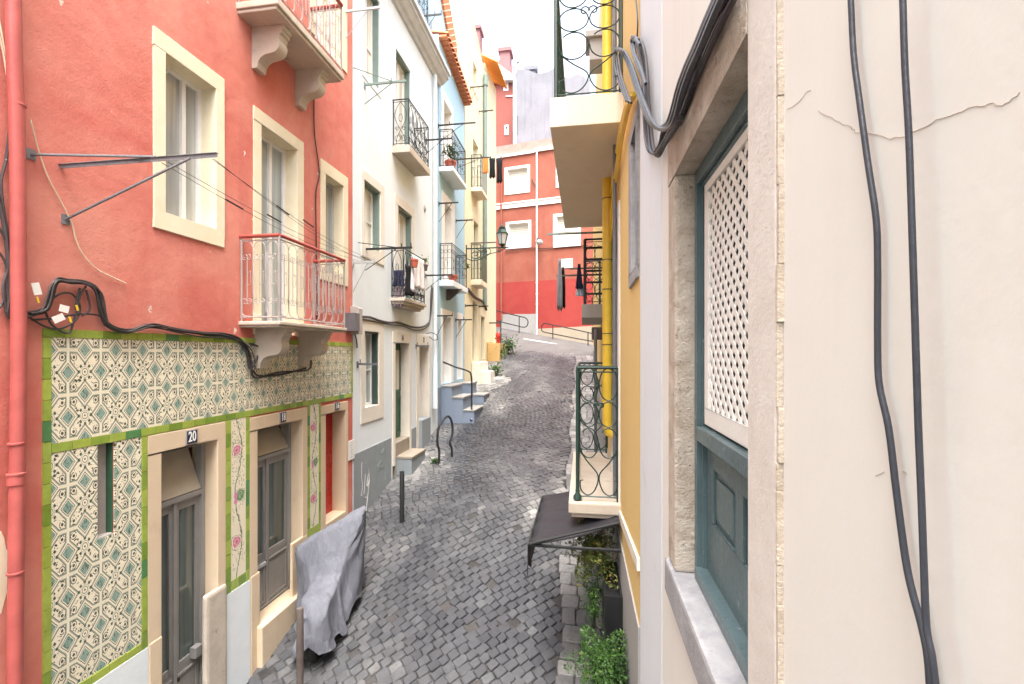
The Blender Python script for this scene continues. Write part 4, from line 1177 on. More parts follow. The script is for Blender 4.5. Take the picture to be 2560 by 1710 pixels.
a, z = at(L, 996, 675, d1 * .55); garment(L, a0 + .05, z, d1 * .52, .26, .36, CN, 'hanging_bag', 'navy bag on the near end of the lower white-house balcony', 'bag', along='d')
garment(L, a0 + .06, z - .36, d1 * .52, .18, .46, cloth('mauve', (.27, .21, .24)), 'hanging_trousers', 'mauve cloth under the navy bag on the white-house balcony', 'clothes', along='d')
def pot(loc, r, h, mat, name, label, leaf=None, lr=.2, n=150, size=.035, droop=0, cat='potted plant'):
    t = thing(name, label, cat, loc)
    mb = MB(); mb.lathe(Vector(loc), [(r * .72, 0), (r * .95, h * .8), (r * 1.05, h * .8), (r * 1.05, h), (r * .9, h), (r * .85, h * .9), (.001, h * .88)], 14); mb.build('pot', K[mat], t)
    if leaf: leaves(Vector(loc) + UP * (h + lr * .8), (lr, lr, lr), n, size, leaf, 'foliage', t, droop, stems=8)
    return t
a, z = at(L, 1036, 657, d1 + .12); pot(L.pt(a, z - .1, d1 + .12), .09, .18, 'terracotta', 'flower_pot', 'small orange pot hooked on the lower white-house balcony rail', None, cat='pot')
a, z = at(L, 1070, 668, d1 + .1); t_ = pot(L.pt(a - .1, z - .1, d1 + .05), .08, .14, 'wood', 'dry_plant', 'dried plant in a basket at far end of the white-house balcony', 'dryleaf', .13, 90, .03)

# ------------------------------------------------------------------ the blue house
ba0, ba1 = L.A(1096), L.A(1161)
blue = House('blue_house', 'pale blue house with white door frames, slate blue steps and tiled eaves', L, L.pt(L.A(1125), gz(XL, 14), 0))
def bwin(ul, ur, vt, vb, iul, iur, ivt, name='balcony_door', pane='panewarm'):
    o = L.rect(ul, ur, vt, vb); i = L.rect(iul, iur, ivt, vb)
    blue.window(o, (i[0], i[1], o[2], i[3]), recess=.22, stone_mat='white_paint', proud=.015, sash='upvc', pane=pane, fw=.07, mull=(.55,), bars=(.7,), name=name, bottom=False)
bwin(1103, 1133, 215, 416, 1109, 1129, 248)
bwin(1104, 1136, 475, 700, 1111, 1128, 505)
bwin(1102, 1133, 770, 962, 1107, 1127, 790, 'front_door', 'pane')
bwin(1142, 1156, 780, 950, 1145, 1154, 800, 'front_door', 'pane')
def ptop(uv): return [L.hit(u, v) for u, v in uv]
# wall top follows the tiled eaves
zt_b = L.Z(1103, 100); zt_b2 = L.Z(1166, 272)
ze = (zt_b + zt_b2) / 2
blue.wall(ba0, ba1, -1, min(zt_b, zt_b2) - .02, K['blue'], tops=None)
mb = MB(L); z_lo = min(zt_b, zt_b2) - .022
mb.prism_az([(ba0, z_lo), (ba1 - .01, z_lo), (ba1 - .01, zt_b2), (ba0, zt_b)], -1.2, .0); mb.build('gable_wall', K['blue'], blue.root)
# eaves: a course of roof tiles
mb = MB(L); n = 16
for k in range(n):
    t0, t1 = k / n, (k + 1) / n; a0_, a1_ = ba0 + (ba1 - ba0) * t0, ba0 + (ba1 - ba0) * t1; z_ = zt_b + (zt_b2 - zt_b) * (t0 + .5 / n)
    P = L.pt; am = (a0_ + a1_) / 2; w_ = (a1_ - a0_) * .46
    g = [[P(am + w_ * math.cos(th), z_ + .01 + .09 * math.sin(th) + e * .30, .30 - e * 1.5) for th in np.linspace(0, PI, 7)] for e in (0, .5, 1)]
    mb.sheet(g); mb.add([g[0][i] for i in range(7)], [tuple(range(7))])
    mb.box(a0_ + .01, a1_ - .01, z_ - .07, z_ - .01, -.02, .24)
rf = mb.build('roof_tiles', K['terratile'], blue.root)
# upper gable of the blue house with its tiled verge, set a little back
def strip(mb, uv, d0, d1):
    pts = [L.hit(u, v, d1) for u, v in uv]; mb.prism_az(pts, d0, d1)
mb = MB(L); strip(mb, [(1062, -60), (1104, -60), (1138, 190), (1128, 215), (1092, 140)], -1.6, -.35); mb.build('upper_gable', K['blue'], blue.root)
mb = MB(L); mw = MB(L)
vs = [(1106, 0), (1112, 30), (1117, 60), (1122, 88), (1127, 112), (1132, 140), (1137, 165), (1141, 186)]
n = 13
for k in range(n):
    t0, t1 = k / n, (k + .84) / n
    def q(t): return (1104 + 36 * t, -18 + 202 * t)
    (u0, v0), (u1, v1), (u2, v2) = q(t0), q(t1), q((k + 1) / n)
    strip(mb, [(u0, v0), (u0 + 15, v0 - 3), (u1 + 15, v1 - 3), (u1, v1)], -.6, -.28); strip(mw, [(u1, v1), (u1 + 15, v1 - 3), (u2 + 15, v2 - 3), (u2, v2)], -.6, -.275)
vr = mb.build('verge_tiles', K['terratile'], blue.root); mw.build('mortar', K['creamstone'], vr)
mb = MB(L); strip(mb, [(1141, 186), (1158, 184), (1157, 225), (1151, 240)], -.5, -.26); mb.build('rain_hopper', K['bluetarp'], blue.root)
mb = MB(L); strip(mb, [(1083, 105), (1094, 112), (1108, 165), (1098, 175), (1090, 160)], -.5, -.1); mb.build('broken_parapet', K['terratile'], blue.root, bevel=.03)
# dado and steps
mb = MB(L); mb.prism_az([(ba0, -1), (ba1, gz(XL, ba1) - .6), (ba1, L.Z(1160, 962)), (L.A(1137), L.Z(1137, 962)), (L.A(1137), L.Z(1104, 965)), (ba0, L.Z(1093, 970))], -.02, .012)
mb.build('dado', K['blue_dado'], blue.root)
def stairs(a_lo, a_hi, tops, name='front_steps'):
    """tops: (outer edge, height) from the lowest step to the door"""
    mb = MB(L); m2 = MB(L); prev = None
    for k, (d, z) in enumerate(tops):
        d_in = tops[k + 1][0] if k + 1 < len(tops) else .013
        mb.box(a_lo, a_hi, gz(XL, a_lo) - .8, z - .05, d_in + .001, d); m2.box(a_lo - .015, a_hi + .015, z - .05, z, d_in + .001, d + .03)
    o = mb.build(name, K['blue_dado'], blue.root, bevel=.008); m2.build('treads', K['tread'], o, bevel=.008)
s0, s1 = L.A(1102), L.A(1130)
zA = L.Z(1106, 963); gA = gz(XL + .8, s0)
stairs(s0, s1, [(1.02, gA + (zA - gA) * .36), (.68, gA + (zA - gA) * .70), (.34, zA)])
s2, s3 = L.A(1140), L.A(1157); zB = L.Z(1148, 955); gB = gz(XL + .7, s2)
stairs(s2, s3, [(.95, gB + (zB - gB) * .45), (.5, zB)])
# balconies
b, a0, a1, d1, zt = slab_balcony(blue, L, 1097, 1133, 1167, 417, 428, 'white')
balcony_rail(b, L, a0, a1, d1, zt, L.Z(1098, 325) - zt, pat_bars, 'iron', hr=.014)
BB1 = (a0, a1, d1, zt)
b, a0, a1, d1, zt = slab_balcony(blue, L, 1098, 1132, 1170, 701, 715, 'white')
balcony_rail(b, L, a0, a1, d1, zt, L.Z(1100, 610) - zt, pat_bars, 'iron', hr=.014)
BB2 = (a0, a1, d1, zt)
mb = MB(L); mb.prism_dz([(0, BB2[3] - .16), (.5, BB2[3] - .16), (.42, BB2[3] - .24), (.1, BB2[3] - .5), (0, BB2[3] - .5)], BB2[0] + .7, BB2[0] + .78); mb.build('brace', K['wood'], b)
pot(L.pt(BB1[0] + .30, BB1[3], BB1[2] * .6), .17, .26, 'terracotta', 'potted_plant', 'leafy shrub in a red pot on the upper blue-house balcony', 'leaf', .34, 260, .05)
pot(L.pt(BB2[0] + .35, BB2[3], BB2[2] * .75), .15, .2, 'terracotta', 'flower_pot', 'red square-shouldered pot on the lower blue-house balcony', None, cat='pot')
a, z = at(L, 1164, 665, BB2[2]); leaves(L.pt(a, z, BB2[2] + .05), (.14, .14, .16), 70, .04, 'dryleaf', 'dry_sprig', None); tag(bpy.context.scene.objects['dry_sprig'], 'dry sprig tied to the far corner of the lower blue-house balcony', 'plant')
rack(L, 1096, 313, 1189, 'long black washing rack across the upper blue-house door', drop=.5, mat='iron', pins=(.3,))
rack(L, 1062, 350, 1130, 'dark washing rack between white house and upper blue balcony', drop=.4, mat='iron')
rack(L, 1097, 508, 1146, 'black washing rack over the lower blue-house balcony door', drop=.55, mat='iron')
rack(L, 1140, 551, 1182, 'small black rack at the edge of the blue and cream houses', drop=.6, mat='iron')
rack(L, 1064, 688, 1131, 'dark washing rack beside the lower blue-house balcony', drop=.4, mat='iron')
rack(L, 1090, 789, 1132, 'black washing rack above the first blue-house door', drop=.6, mat='iron', pins=(.97,))
rack(L, 1139, 799, 1180, 'dark washing rack above the second blue-house door', drop=.6, mat='iron', pins=(.5,))
# bent handrail by the steps
hp = [L.pt(*L.hit(1104, 905), .02)]
ae = s0 + .06; de = .92
zf = gz(XL + de, ae) + .05
ht = L.Z(1140, 928, .6)
mb = MB(); mb.tube(smooth_path([L.pt(ae + .1, L.Z(1104, 905), .02), L.pt(ae + .05, L.Z(1104, 905) - .16, .45), L.pt(ae, L.Z(1104, 905) - .26, .80), L.pt(ae, L.Z(1104, 905) - .42, de), L.pt(ae, zf + .6, de + .01), L.pt(ae, zf + .02, de + .01)], 6), .026, 8)
hr_ = tag(mb.build('handrail', K['iron']), 'bent black handrail beside the slate blue steps', 'handrail')
mb = MB(); mb.lathe(L.pt(ae, zf - .03, de + .01), [(.03, 0), (.07, .02), (.08, .07), (.05, .12), (.03, .13)], 12); mb.build('foot', K['plate'], hr_)

# ------------------------------------------------------------------ the cream house
ca0, ca1 = L.A(1162), L.A(1240)
cream = House('cream_house', 'cream yellow rendered house with green shutters and rain pipe', L, L.pt(L.A(1200), gz(XL, 19), 0))
def cwin(o, i, name='balcony_door', pane='pane', sash='grnjamb'):
    cream.window((o[0], o[1], o[2], o[3]), (i[0], i[1], o[2], i[3]), recess=.14, stone_mat='cream', proud=.012, sash=sash, pane=pane, fw=.08, mull=(.5,), bars=(.6,), name=name, bottom=False)
cwin(L.rect(1178, 1199, 322, 472), L.rect(1182, 1195, 345, 472), pane='panewarm', sash='upvc')
cwin(L.rect(1180, 1198, 530, 700), L.rect(1184, 1195, 550, 700), pane='pane')
cwin(L.rect(1178, 1194, 735, 905), L.rect(1181, 1192, 752, 905), 'front_door', 'panegrey', 'greydoor')
cwin(L.rect(1198, 1214, 765, 898), L.rect(1202, 1211, 790, 898), 'front_door', 'panedark', 'darkgreen')
o = L.rect(1179, 1194, 140, 215); cream.window(o, L.rect(1182, 1191, 152, 208), recess=.12, stone_mat='cream', pane='pane', fw=.07)
zc1 = L.Z(1205, 150); zt = L.Z(1240, 215)
zmin = min(L.Z(1240, 215), zc1)
cream.wall(ca0, ca1, 1, zmin - .03, K['cream'])
mb = MB(L); mb.prism_az([(ca0, zmin - .032), (L.A(1214), zmin - .032), L.hit(1213, 180), L.hit(1203, 132), L.hit(1186, 60), L.hit(1164, -10), (ca0, L.Z(1162, -60))], -3.5, 0.0); mb.build('upper_wall', K['cream'], cream.root)
mb = MB(L); mb.prism_az([(L.A(1152, -1.0), L.Z(1152, 150, -1.0)), (L.A(1163, -1.0), L.Z(1163, 150, -1.0)), (L.A(1163, -1.0), L.Z(1163, -40, -1.0)), (L.A(1120, -1.0), L.Z(1120, -40, -1.0)), (L.A(1136, -1.0), L.Z(1136, 100, -1.0))], -3, -1.0); mb.build('side_wall', K['white'], cream.root)
# orange eaves over the far end
mb = MB(L); n = 22
aA, zA_ = L.A(1212), L.Z(1212, 138); aB, zB_ = L.A(1240), L.Z(1238, 200)
for k in range(n):
    t0, t1 = k / n, (k + 1) / n; a0_, a1_ = aA + (aB - aA) * t0, aA + (aB - aA) * t1; z_ = zA_ + (zB_ - zA_) * (t0 + .5 / n)
    am = (a0_ + a1_) / 2; w_ = (a1_ - a0_) * .47
    g = [[L.pt(am + w_ * math.cos(th), z_ - .35 + .07 * math.sin(th) + e * .55, .55 - e * 1.0) for th in np.linspace(0, PI, 6)] for e in (0, .5, 1)]
    mb.sheet(g); mb.add([g[0][i] for i in range(6)], [tuple(range(6))])
mb.build('roof_tiles', K['orangetile'], cream.root)
mb = MB(L); mb.prism_az([(L.A(1213), zmin - .05), (aB, zmin - .05), (aB, zB_ - .32), (aA, zA_ - .32)], -3, -.001); mb.build('end_wall', K['cream'], cream.root)
b, a0, a1, d1, zt = slab_balcony(cream, L, 1177, 1204, 1219, 468, 478, 'slabcream')
balcony_rail(b, L, a0, a1, d1, zt, L.Z(1178, 388) - zt, pat_bars, 'greeniron', hr=.014)
mb = MB(L); mb.box(a0 + .1, a1 - .1, zt + .06, zt + L.Z(1178, 388) - zt - .08, d1 - .03, d1 - .02); mb.build('mesh_screen', K['grnjamb'], b)
CB1 = (a0, a1, d1, zt)
b, a0, a1, d1, zt = slab_balcony(cream, L, 1177, 1203, 1219, 699, 712, 'slabcream')
balcony_rail(b, L, a0, a1, d1, zt, L.Z(1178, 612) - zt, pat_bars, 'greeniron', hr=.014)
mb = MB(L); mb.box(a0 + .1, a1 - .1, zt + .06, zt + .95, d1 - .03, d1 - .02); mb.build('green_screen', K['darkgreen'], b)
mb = MB(L); mb.box(L.A(1216), ca1 - .01, 1, L.Z(1216, 855), -.02, .013); mb.build('dado', K['cream_dark'], cream.root)
rack(L, 1176, 218, 1210, 'thin black rack at the top of the cream house', drop=.5, mat='iron')
rack(L, 1197, 278, 1233, 'thin black rack beside the green rain pipe', drop=.1, mat='iron')
rack(L, 1142, 398, 1228, 'long black washing rack with dark laundry by the upper cream balcony', drop=.3, mat='iron')
rack(L, 1163, 763, 1194, 'black rack above the first cream-house door', drop=.05, mat='iron')
rack(L, 1197, 765, 1221, 'black rack above the second cream-house door', drop=.05, mat='iron')
mb = MB(L); pa_ = L.A(1213, .1)
mb.tube([L.pt(pa_, L.Z(1212, 185, .1), .1), L.pt(pa_, L.Z(1212, 385, .1), .1), L.pt(pa_, L.Z(1212, 762, .1), .1)], .085, 10)
mb.tube([L.pt(pa_, L.Z(1212, 197, .1), .1), L.pt(pa_, L.Z(1212, 212, .1), .1)], .12, 10)
tag(mb.build('rain_pipe', K['grnjamb']), 'grey green rain pipe down the cream house', 'pipe')
a, z = at(L, 1228, 388, .9)
for k, (m_, nm, lab, dx) in enumerate(((CT, 'hanging_shirt', 'orange shirt on the rack beside the upper cream balcony', 0), (CB, 'hanging_jacket', 'black jacket beside the orange shirt on the cream-house rack', .3), (CB, 'hanging_trousers', 'dark trousers outermost on the cream-house rack', .62))):
    garment(L, L.A(1142) + .03 * k, L.Z(1142, 398) - .03, .98 + dx * .75, .2, .5 + .16 * k, m_, nm, lab, 'clothes', along='d')
cable(L, [(1170, 722), (1180, 735), (1190, 745), (1205, 752), (1212, 760), (1216, 775)], .05, 'wall_cable', 'tangled brown cables above the cream-house doors', 'cablebrown', d=.05)
# white steps of the cream house
mb = MB(L); sA, sB = L.A(1178), L.A(1199); zd = L.Z(1181, 905)
mb.box(sA, sB, gz(XL, sA) - 1, zd, .013, .35); mb.box(sA, sB, gz(XL, sA) - 1, zd - .35, .351, .75); mb.box(sA + .6, sB, gz(XL, sA) - 1, zd - .62, .751, 1.15)
mb.build('front_steps', K['whitestone'], cream.root, bevel=.015)

# street lamp on its scrolled bracket
la = L.A(1165); lz = L.Z(1165, 622); ld = L.depth(la, 1272); ll = L.depth(la, 1256)
lamp = thing('street_lamp', 'green iron street lamp with frosted lantern on a scrolled wall bracket', 'street lamp', L.pt(la, lz, 0))
def Q(d, z): return L.pt(la, z, d)
mb = MB(L); mb.box(la - .02, la + .02, lz - .02, lz + .02, 0, ld); mb.box(la - .03, la + .03, lz - .42, lz + .14, .0, .03)
sc_ = ld / 1.35
for cx, cz, r0, r1, t0, tn in ((.30, -.22, .21, .03, PI * .5, -1.6), (1.05, -.09, .08, .02, PI, 1.4), (.58, -.13, .09, .02, 0, 1.3)):
    mb.tube([Q(x * sc_, lz + y) for x, y in spiral(cx, cz, r0, r1, t0, tn)], .014, 5)
mb.tube([Q(x * sc_, lz + y) for x, y in [(q.x, q.y) for q in smooth_path([(.03, -.36, 0), (.2, -.43, 0), (.45, -.40, 0), (.75, -.22, 0), (1.0, -.15, 0), (1.25, -.02, 0)], 6)]], .016, 5)
mb.tube([Q(x * sc_, lz + y) for x, y in arc(.68, -.12, .11, 0, 2 * PI, 14)], .012, 5)
mb.build('bracket', K['greeniron'], lamp)
c = Q(ll, lz + .06)
zt_, zb_ = L.Z(1165, 580) * 0 + c.z + .78, c.z
def fr(mb, r0, z0, r1, z1, n=6):
    mb.lathe(c, [(r0, z0), (r1, z1)], n, smooth=False)
mb = MB(); fr(mb, .12, .06, .21, .42)
mb.build('lantern_glass', K['lampglass'], lamp)
mb = MB()
for k in range(6):
    th = 2 * PI * (k + .5) / 6; mb.tube([c + Vector((.122 * math.cos(th), .122 * math.sin(th), .06)), c + Vector((.215 * math.cos(th), .215 * math.sin(th), .42))], .011, 4)
mb.lathe(c, [(.05, -.05), (.06, 0), (.13, .03), (.135, .06), (.10, .065)], 6, smooth=False)
mb.lathe(c, [(.235, .415), (.24, .44), (.20, .46), (.155, .57), (.165, .585), (.12, .60), (.13, .66), (.06, .69), (.05, .73), (.015, .76)], 6, smooth=False)
mb.tube([c + UP * -.05, Q(ll, lz)], .03, 6)
mb.build('lantern_frame', K['greeniron'], lamp)
# extra horizontal pipe above the lamp bracket
mb = MB(L); a_, z_ = L.hit(1177, 608); mb.tube([L.pt(a_, z_, .0), L.pt(a_, z_, L.depth(a_, 1242))], .025, 6); tag(mb.build('drying_rack', K['wood']), 'brown washing pole just above the street lamp bracket', 'drying rack', 'washing racks on the house fronts')
# ------------------------------------------------------------------ the orange-red house that closes the street
endh = House('end_house', 'orange and scarlet house with white window frames across the end of the street', E, E.pt(2.5, gz(-1.5, 26), 0))
ea0, ea1 = E.A(1205), E.A(1560)
def ewin(ul, ur, vt, vb, m=.16):
    o = E.rect(ul, ur, vt, vb); i = (o[0] + m, o[1] - m, o[2] + m, o[3] - m * .8)
    endh.window(o, i, recess=.12, stone_mat='white_paint', proud=.03, sash='white_paint', pane='shutter', fw=.05, shutter=True)
    return i
ewin(1262, 1325, 420, 488); ewin(1265, 1328, 556, 623); ewin(1390, 1448, 395, 470); ewin(1383, 1452, 536, 620, .18)
zr = E.Z(1240, 397); zsplit = E.Z(1300, 704); zb_ = E.Z(1240, 521)
endh.wall(ea0, ea1, zsplit, E.Z(1240, 392), K['coral'], depth=5, name='upper_wall')
endh.wall(ea0, ea1, 2, zsplit - .002, K['scarlet'], depth=5, name='lower_wall')
mb = MB(E); mb.prism_az([(ea0, E.Z(1240, 392)), (ea1, E.Z(1240, 392)), (ea1, E.Z(1240, 366)), (ea0, E.Z(1240, 366))], -.6, -.05); mb.build('parapet', K['roofgrey'], endh.root)
mb = MB(E); mb.box(E.A(1337), E.A(1400), E.Z(1337, 381), E.Z(1337, 372), -.02, .10); mb.box(ea0, E.A(1337) - .005, E.Z(1240, 397), E.Z(1240, 391), -.02, .08); mb.build('coping', K['white_paint'], endh.root)
mb = MB(E); mb.box(ea0, ea1, E.Z(1240, 525), E.Z(1240, 514), -.02, .06); mb.box(ea0, ea1, E.Z(1240, 513.9), E.Z(1240, 511), -.02, .10); mb.build('string_course', K['white_paint'], endh.root)
mb = MB(E); a, b_ = E.A(1252), E.A(1341)
mb.prism_az([(a, 3), (b_, 3), (b_, E.Z(1300, 786)), (a, E.Z(1252, 786))], -.02, .02); mb.build('dado', K['palegrey'], endh.root)
mb = MB(E); mb.prism_az([(E.A(1345), 3), (ea1, 3), (ea1, E.Z(1500, 812)), (E.A(1345), E.Z(1345, 822))], -.02, .02); mb.build('dado', K['beigedado'], endh.root)
mb = MB(E); a = E.A(1342, .06); mb.tube([E.pt(a, E.Z(1342, 378, .06), .06), E.pt(a, E.Z(1342, 836, .06), .06)], .05, 8)
for v in (503, 602, 706, 735, 760): z = E.Z(1342, v, .06); mb.tube([E.pt(a, z - .03, .06), E.pt(a, z + .03, .06)], .068, 8)
tag(mb.build('rain_pipe', K['white_paint']), 'white rain pipe down the middle of the orange-red end house', 'pipe')
mb = MB(E); a = E.A(1253, .06); mb.tube([E.pt(a, E.Z(1253, 390, .06), .06), E.pt(a, E.Z(1253, 800, .06), .06)], .06, 8)
tag(mb.build('rain_pipe', K['coral']), 'orange-red painted rain pipe at left of the end house', 'pipe')
cable(E, [(1262, 629), (1290, 625), (1325, 620), (1345, 621), (1380, 620), (1420, 617), (1470, 613)], .022, 'wall_cable', 'dark cable running under the lower windows of the end house', 'cabledark', d=.05)
cable(E, [(1330, 448), (1335, 460), (1342, 465)], .025, 'wall_cable', 'short black cable stub beside the white pipe of the end house', 'cabledark', d=.06)
# floodlight on the pipe
a, z = E.hit(1347, 605, .2); fl = thing('floodlight', 'grey glass floodlight fixed beside the white pipe on the end house', 'floodlight', E.pt(a, z, .1))
mb = MB(E); mb.tube([E.pt(a - .15, z + .2, .05), E.pt(a, z + .05, .35)], .03, 6); mb.box(a - .14, a - .02, z + .02, z + .26, .05, .2); mb.build('bracket', K['rackgrey'], fl)
mb = MB(E); mb.lathe(E.pt(a + .12, z - .16, .45), [(.02, -.09), (.12, -.06), (.19, .03), (.2, .1), (.1, .2), (.03, .24)], 12); mb.build('lantern_glass', K['lampglass'], fl)
# street name plate
a0, a1, z0, z1 = E.rect(1404, 1432, 648, 671); mb = MB(E); mb.box(a0, a1, z0, z1, .0, .03); sg = tag(mb.build('street_name_plate', K['white_paint'], bevel=.005), 'white marble street name plate on the orange-red end house', 'sign')
mb = MB(E)
for v0, v1, s0_, s1_, n in ((.70, .86, .24, .78, 8), (.42, .60, .14, .86, 9), (.17, .26, .05, .92, 14)):
    for k in range(n):
        x = a0 + (a1 - a0) * (s0_ + (s1_ - s0_) * k / n); w_ = (a1 - a0) * (s1_ - s0_) / n
        mb.box(x + w_ * .1, x + w_ * .28, z0 + (z1 - z0) * v0, z0 + (z1 - z0) * v1, .03, .0325)
        if k % 2: mb.box(x + w_ * .28, x + w_ * .75, z0 + (z1 - z0) * (v1 - .05), z0 + (z1 - z0) * v1, .03, .0325)
        if k % 3 != 1: mb.box(x + w_ * .6, x + w_ * .75, z0 + (z1 - z0) * v0, z0 + (z1 - z0) * v1 * .99, .03, .0325)
mb.build('worn_lettering', K['rackgrey'], sg)
# hand rails in front of it
def tube_rail(pts, posts, label):
    mb = MB(); P = [Vector(p) for p in pts]
    mb.tube(smooth_path(P, 5), .028, 6)
    for p in posts: mb.tube([Vector(p), Vector((p[0], p[1], gz(p[0], p[1]) - .1))], .026, 6)
    return tag(mb.build('ramp_rail', K['iron']), label, 'railing', 'tube rails at the end of the street')
def on(Fr, u, v, d): a, z = Fr.hit(u, v, d); return Fr.pt(a, z, d)
tube_rail([on(E, u, v, .9) for u, v in ((1205, 768), (1240, 776), (1270, 784), (1300, 791), (1314, 795), (1320, 804), (1317, 815), (1308, 818), (1290, 814), (1250, 804), (1210, 794))], [on(E, 1298, 791, .9), on(E, 1236, 776, .9)], 'black tube rail with rounded end at left before the end house')
tube_rail([on(E, u, v, .9) for u, v in ((1500, 838), (1460, 829), (1420, 820), (1375, 811), (1362, 808), (1355, 814), (1354, 824), (1360, 830), (1400, 838), (1440, 846), (1480, 853), (1500, 857))], [on(E, 1382, 812, .9), on(E, 1470, 831, .9)], 'black tube rail with rounded end at right before the end house')

# ------------------------------------------------------------------ houses higher up behind
B = Frame((0, 34, 0), (1, 0, 0), (0, -1, 0))
pink = House('pink_house', 'rosy red house with two pink chimneys and a pink railed terrace, behind the cream house', B, B.pt(-4, 8, 0))
def pwin(ul, ur, vt, vb): pink.window(B.rect(ul, ur, vt, vb), tuple(x + s for x, s in zip(B.rect(ul, ur, vt, vb), (.12, -.12, .12, -.12))), stone_mat='white_paint', proud=.03, pane='panedark', fw=.05)
pwin(1259, 1271, 204, 228); pwin(1261, 1272, 313, 338)
pz = B.Z(1275, 205)
pa0, pa1 = B.A(1150), B.A(1282)
pink.wall(pa0, pa1, 8, pz, K['rosy'], depth=6)
mb = MB(B); mb.prism_az([(pa0, pz + 1.0), (B.A(1245), B.Z(1245, 165)), (B.A(1291, .4), B.Z(1291, 200)), (B.A(1284, .4), B.Z(1284, 206)), (pa0, pz + .1)], -1, .35); mb.build('eaves', K['white_paint'], pink.root)
mb = MB(B); mb.box(B.A(1265), pa1, B.Z(1265, 243), B.Z(1265, 240), -.02, .05); mb.build('string_course', K['white_paint'], pink.root)
mb = MB(B)
for k in range(16):
    u = 1241 + k * 2.9; zt = B.Z(u, 138 + k * .9 if k < 6 else 156 - (k - 6) * .4); mb.box(B.A(u), B.A(u + 1.6), B.Z(u, 172 + k * 1.3), zt, -.6, -.5)
mb.build('terrace_railing', K['pink'], pink.root)
def chimney(ul, ur, vt, vb, mat, root, d0=-2.2, d1=-1.2, F=B):
    m = MB(F); a0, a1, z0, z1 = F.rect(ul, ur, vt, vb); m.box(a0, a1, z0 - 2, z1 - .25, d0, d1); m.box(a0 - .12, a1 + .12, z1 - .25, z1, d0 - .12, d1 + .12)
    m.box(a0 + .15, a0 + .4, z1 - .8, z1 - .5, d1, d1 + .01)
    return m.build('chimney', K[mat], root)
chimney(1242, 1268, 95, 200, 'pink', pink.root); chimney(1176, 1190, 37, 150, 'pink', pink.root)
mb = MB(B); mb.prism_az([B.hit(1190, 82), B.hit(1240, 108), B.hit(1240, 180), B.hit(1190, 180)], -3, -2.6); sd_ = mb.build('dormer', K['lilac'], pink.root)
mb = MB(B); mb.prism_az([B.hit(1193, 97), B.hit(1233, 117), B.hit(1233, 170), B.hit(1193, 170)], -2.6, -2.57); mb.build('pane', K['panewarm'], sd_)
mb = MB(B); mb.prism_az([B.hit(1192, 94), B.hit(1234, 114), B.hit(1234, 117), B.hit(1192, 97)], -2.6, -2.55); mb.build('frame', K['white_paint'], sd_)

B2 = Frame((0, 32, 0), (1, 0, 0), (0, -1, 0))
grey = House('grey_house', 'tall weathered grey blind wall with a chimney, behind the end house', B2, B2.pt(0, 8, 0))
ga0, ga1 = B2.A(1284), B2.A(1475)
mb = MB(B2)
tops = [(1284, 205), (1293, 173), (1322, 175), (1335, 182), (1352, 184), (1372, 178), (1386, 170), (1400, 190), (1424, 195), (1436, 188), (1446, 184), (1460, 192), (1475, 200)]
mb.prism_az([(ga0, 8), (ga1, 8)] + [B2.hit(u, v) for u, v in tops[::-1]], -5, 0); mb.build('wall', K['greywall'], grey.root)
mb = MB(B2); mb.box(B2.A(1283), B2.A(1291.5), 8, B2.Z(1284, 200), -.02, .06); mb.build('corner_strip', K['white'], grey.root)
mb = MB(B2); mb.box(B2.A(1290), B2.A(1294.5), B2.Z(1290, 335), B2.Z(1290, 290), -.02, .04); mb.build('slit_window', K['panedark'], grey.root)
chimney(1306, 1334, 142, 178, 'greywall', grey.root, F=B2)
mb = MB(B2); a, z = B2.hit(1343, 140); mb.tube([B2.pt(a, B2.Z(1343, 182), -.3), B2.pt(a, z, -.3)], .02, 5); mb.tube([B2.pt(a - .1, z - .1, -.3), B2.pt(a + .3, z + .35, -.3)], .012, 4); tag(mb.build('antenna', K['rackgrey']), 'thin antenna mast beside the grey chimney', 'antenna')
mb = MB(B2); a, z = B2.hit(1293, 150); mb.tube([B2.pt(a, B2.Z(1293, 175), -.3), B2.pt(a, z, -.3)], .025, 5); mb.box(a - .1, a + .1, z - .02, z + .04, -.34, -.26); tag(mb.build('flue_pipe', K['rackgrey']), 'thin capped flue pipe at the left corner of the grey wall', 'flue')

# ------------------------------------------------------------------ things standing in the street
# yellow planter block and what stands on it
py0, py1 = L.A(1218), L.A(1238)
mb = MB(L); zt = L.Z(1218, 858, .02)
mb.box(py0, py1, gz(XL, py0) - 1, zt, .015, .55); pb = tag(mb.build('planter_wall', K['cream_dark'], bevel=.02), 'low ochre planter wall at the corner of the cream house', 'wall')
c = L.pt((py0 + py1) / 2, zt, .33); hy = thing('fire_hydrant', 'small red hydrant on the ochre planter wall', 'hydrant', c)
mb = MB(); mb.lathe(c, [(.12, 0), (.13, .04), (.09, .06), (.085, .30), (.13, .32), (.13, .36), (.11, .48), (.05, .54)], 12); mb.build('body', K['reddoor'], hy)
mb = MB(); mb.tube([c + Vector((0, -.02, .22)), c + Vector((.0, -.18, .22))], .05, 8); mb.tube([c + Vector((-.16, 0, .24)), c + Vector((.16, 0, .24))], .045, 8); mb.build('outlet', K['reddoor'], hy)
def weed(u, v, r, n, label, mat='leaf', size=.05, h=1.0):
    p = ghit(u, v); p.x += r * .3; o = leaves(p + UP * r * h * .7, (r, r * .8, r * h), n, size, mat, 'weed', None, stems=10)
    tag(o, label, 'plant', 'weeds along the left wall'); return o
weed(1236, 898, .55, 650, 'bright green bush at the foot of the ochre planter wall', size=.055, h=.8)
weed(1263, 888, .58, 650, 'leafy green bush behind the thin iron post', size=.055, h=1.1)
weed(1232, 940, .36, 300, 'weed growing beside the white cream-house steps', size=.05)
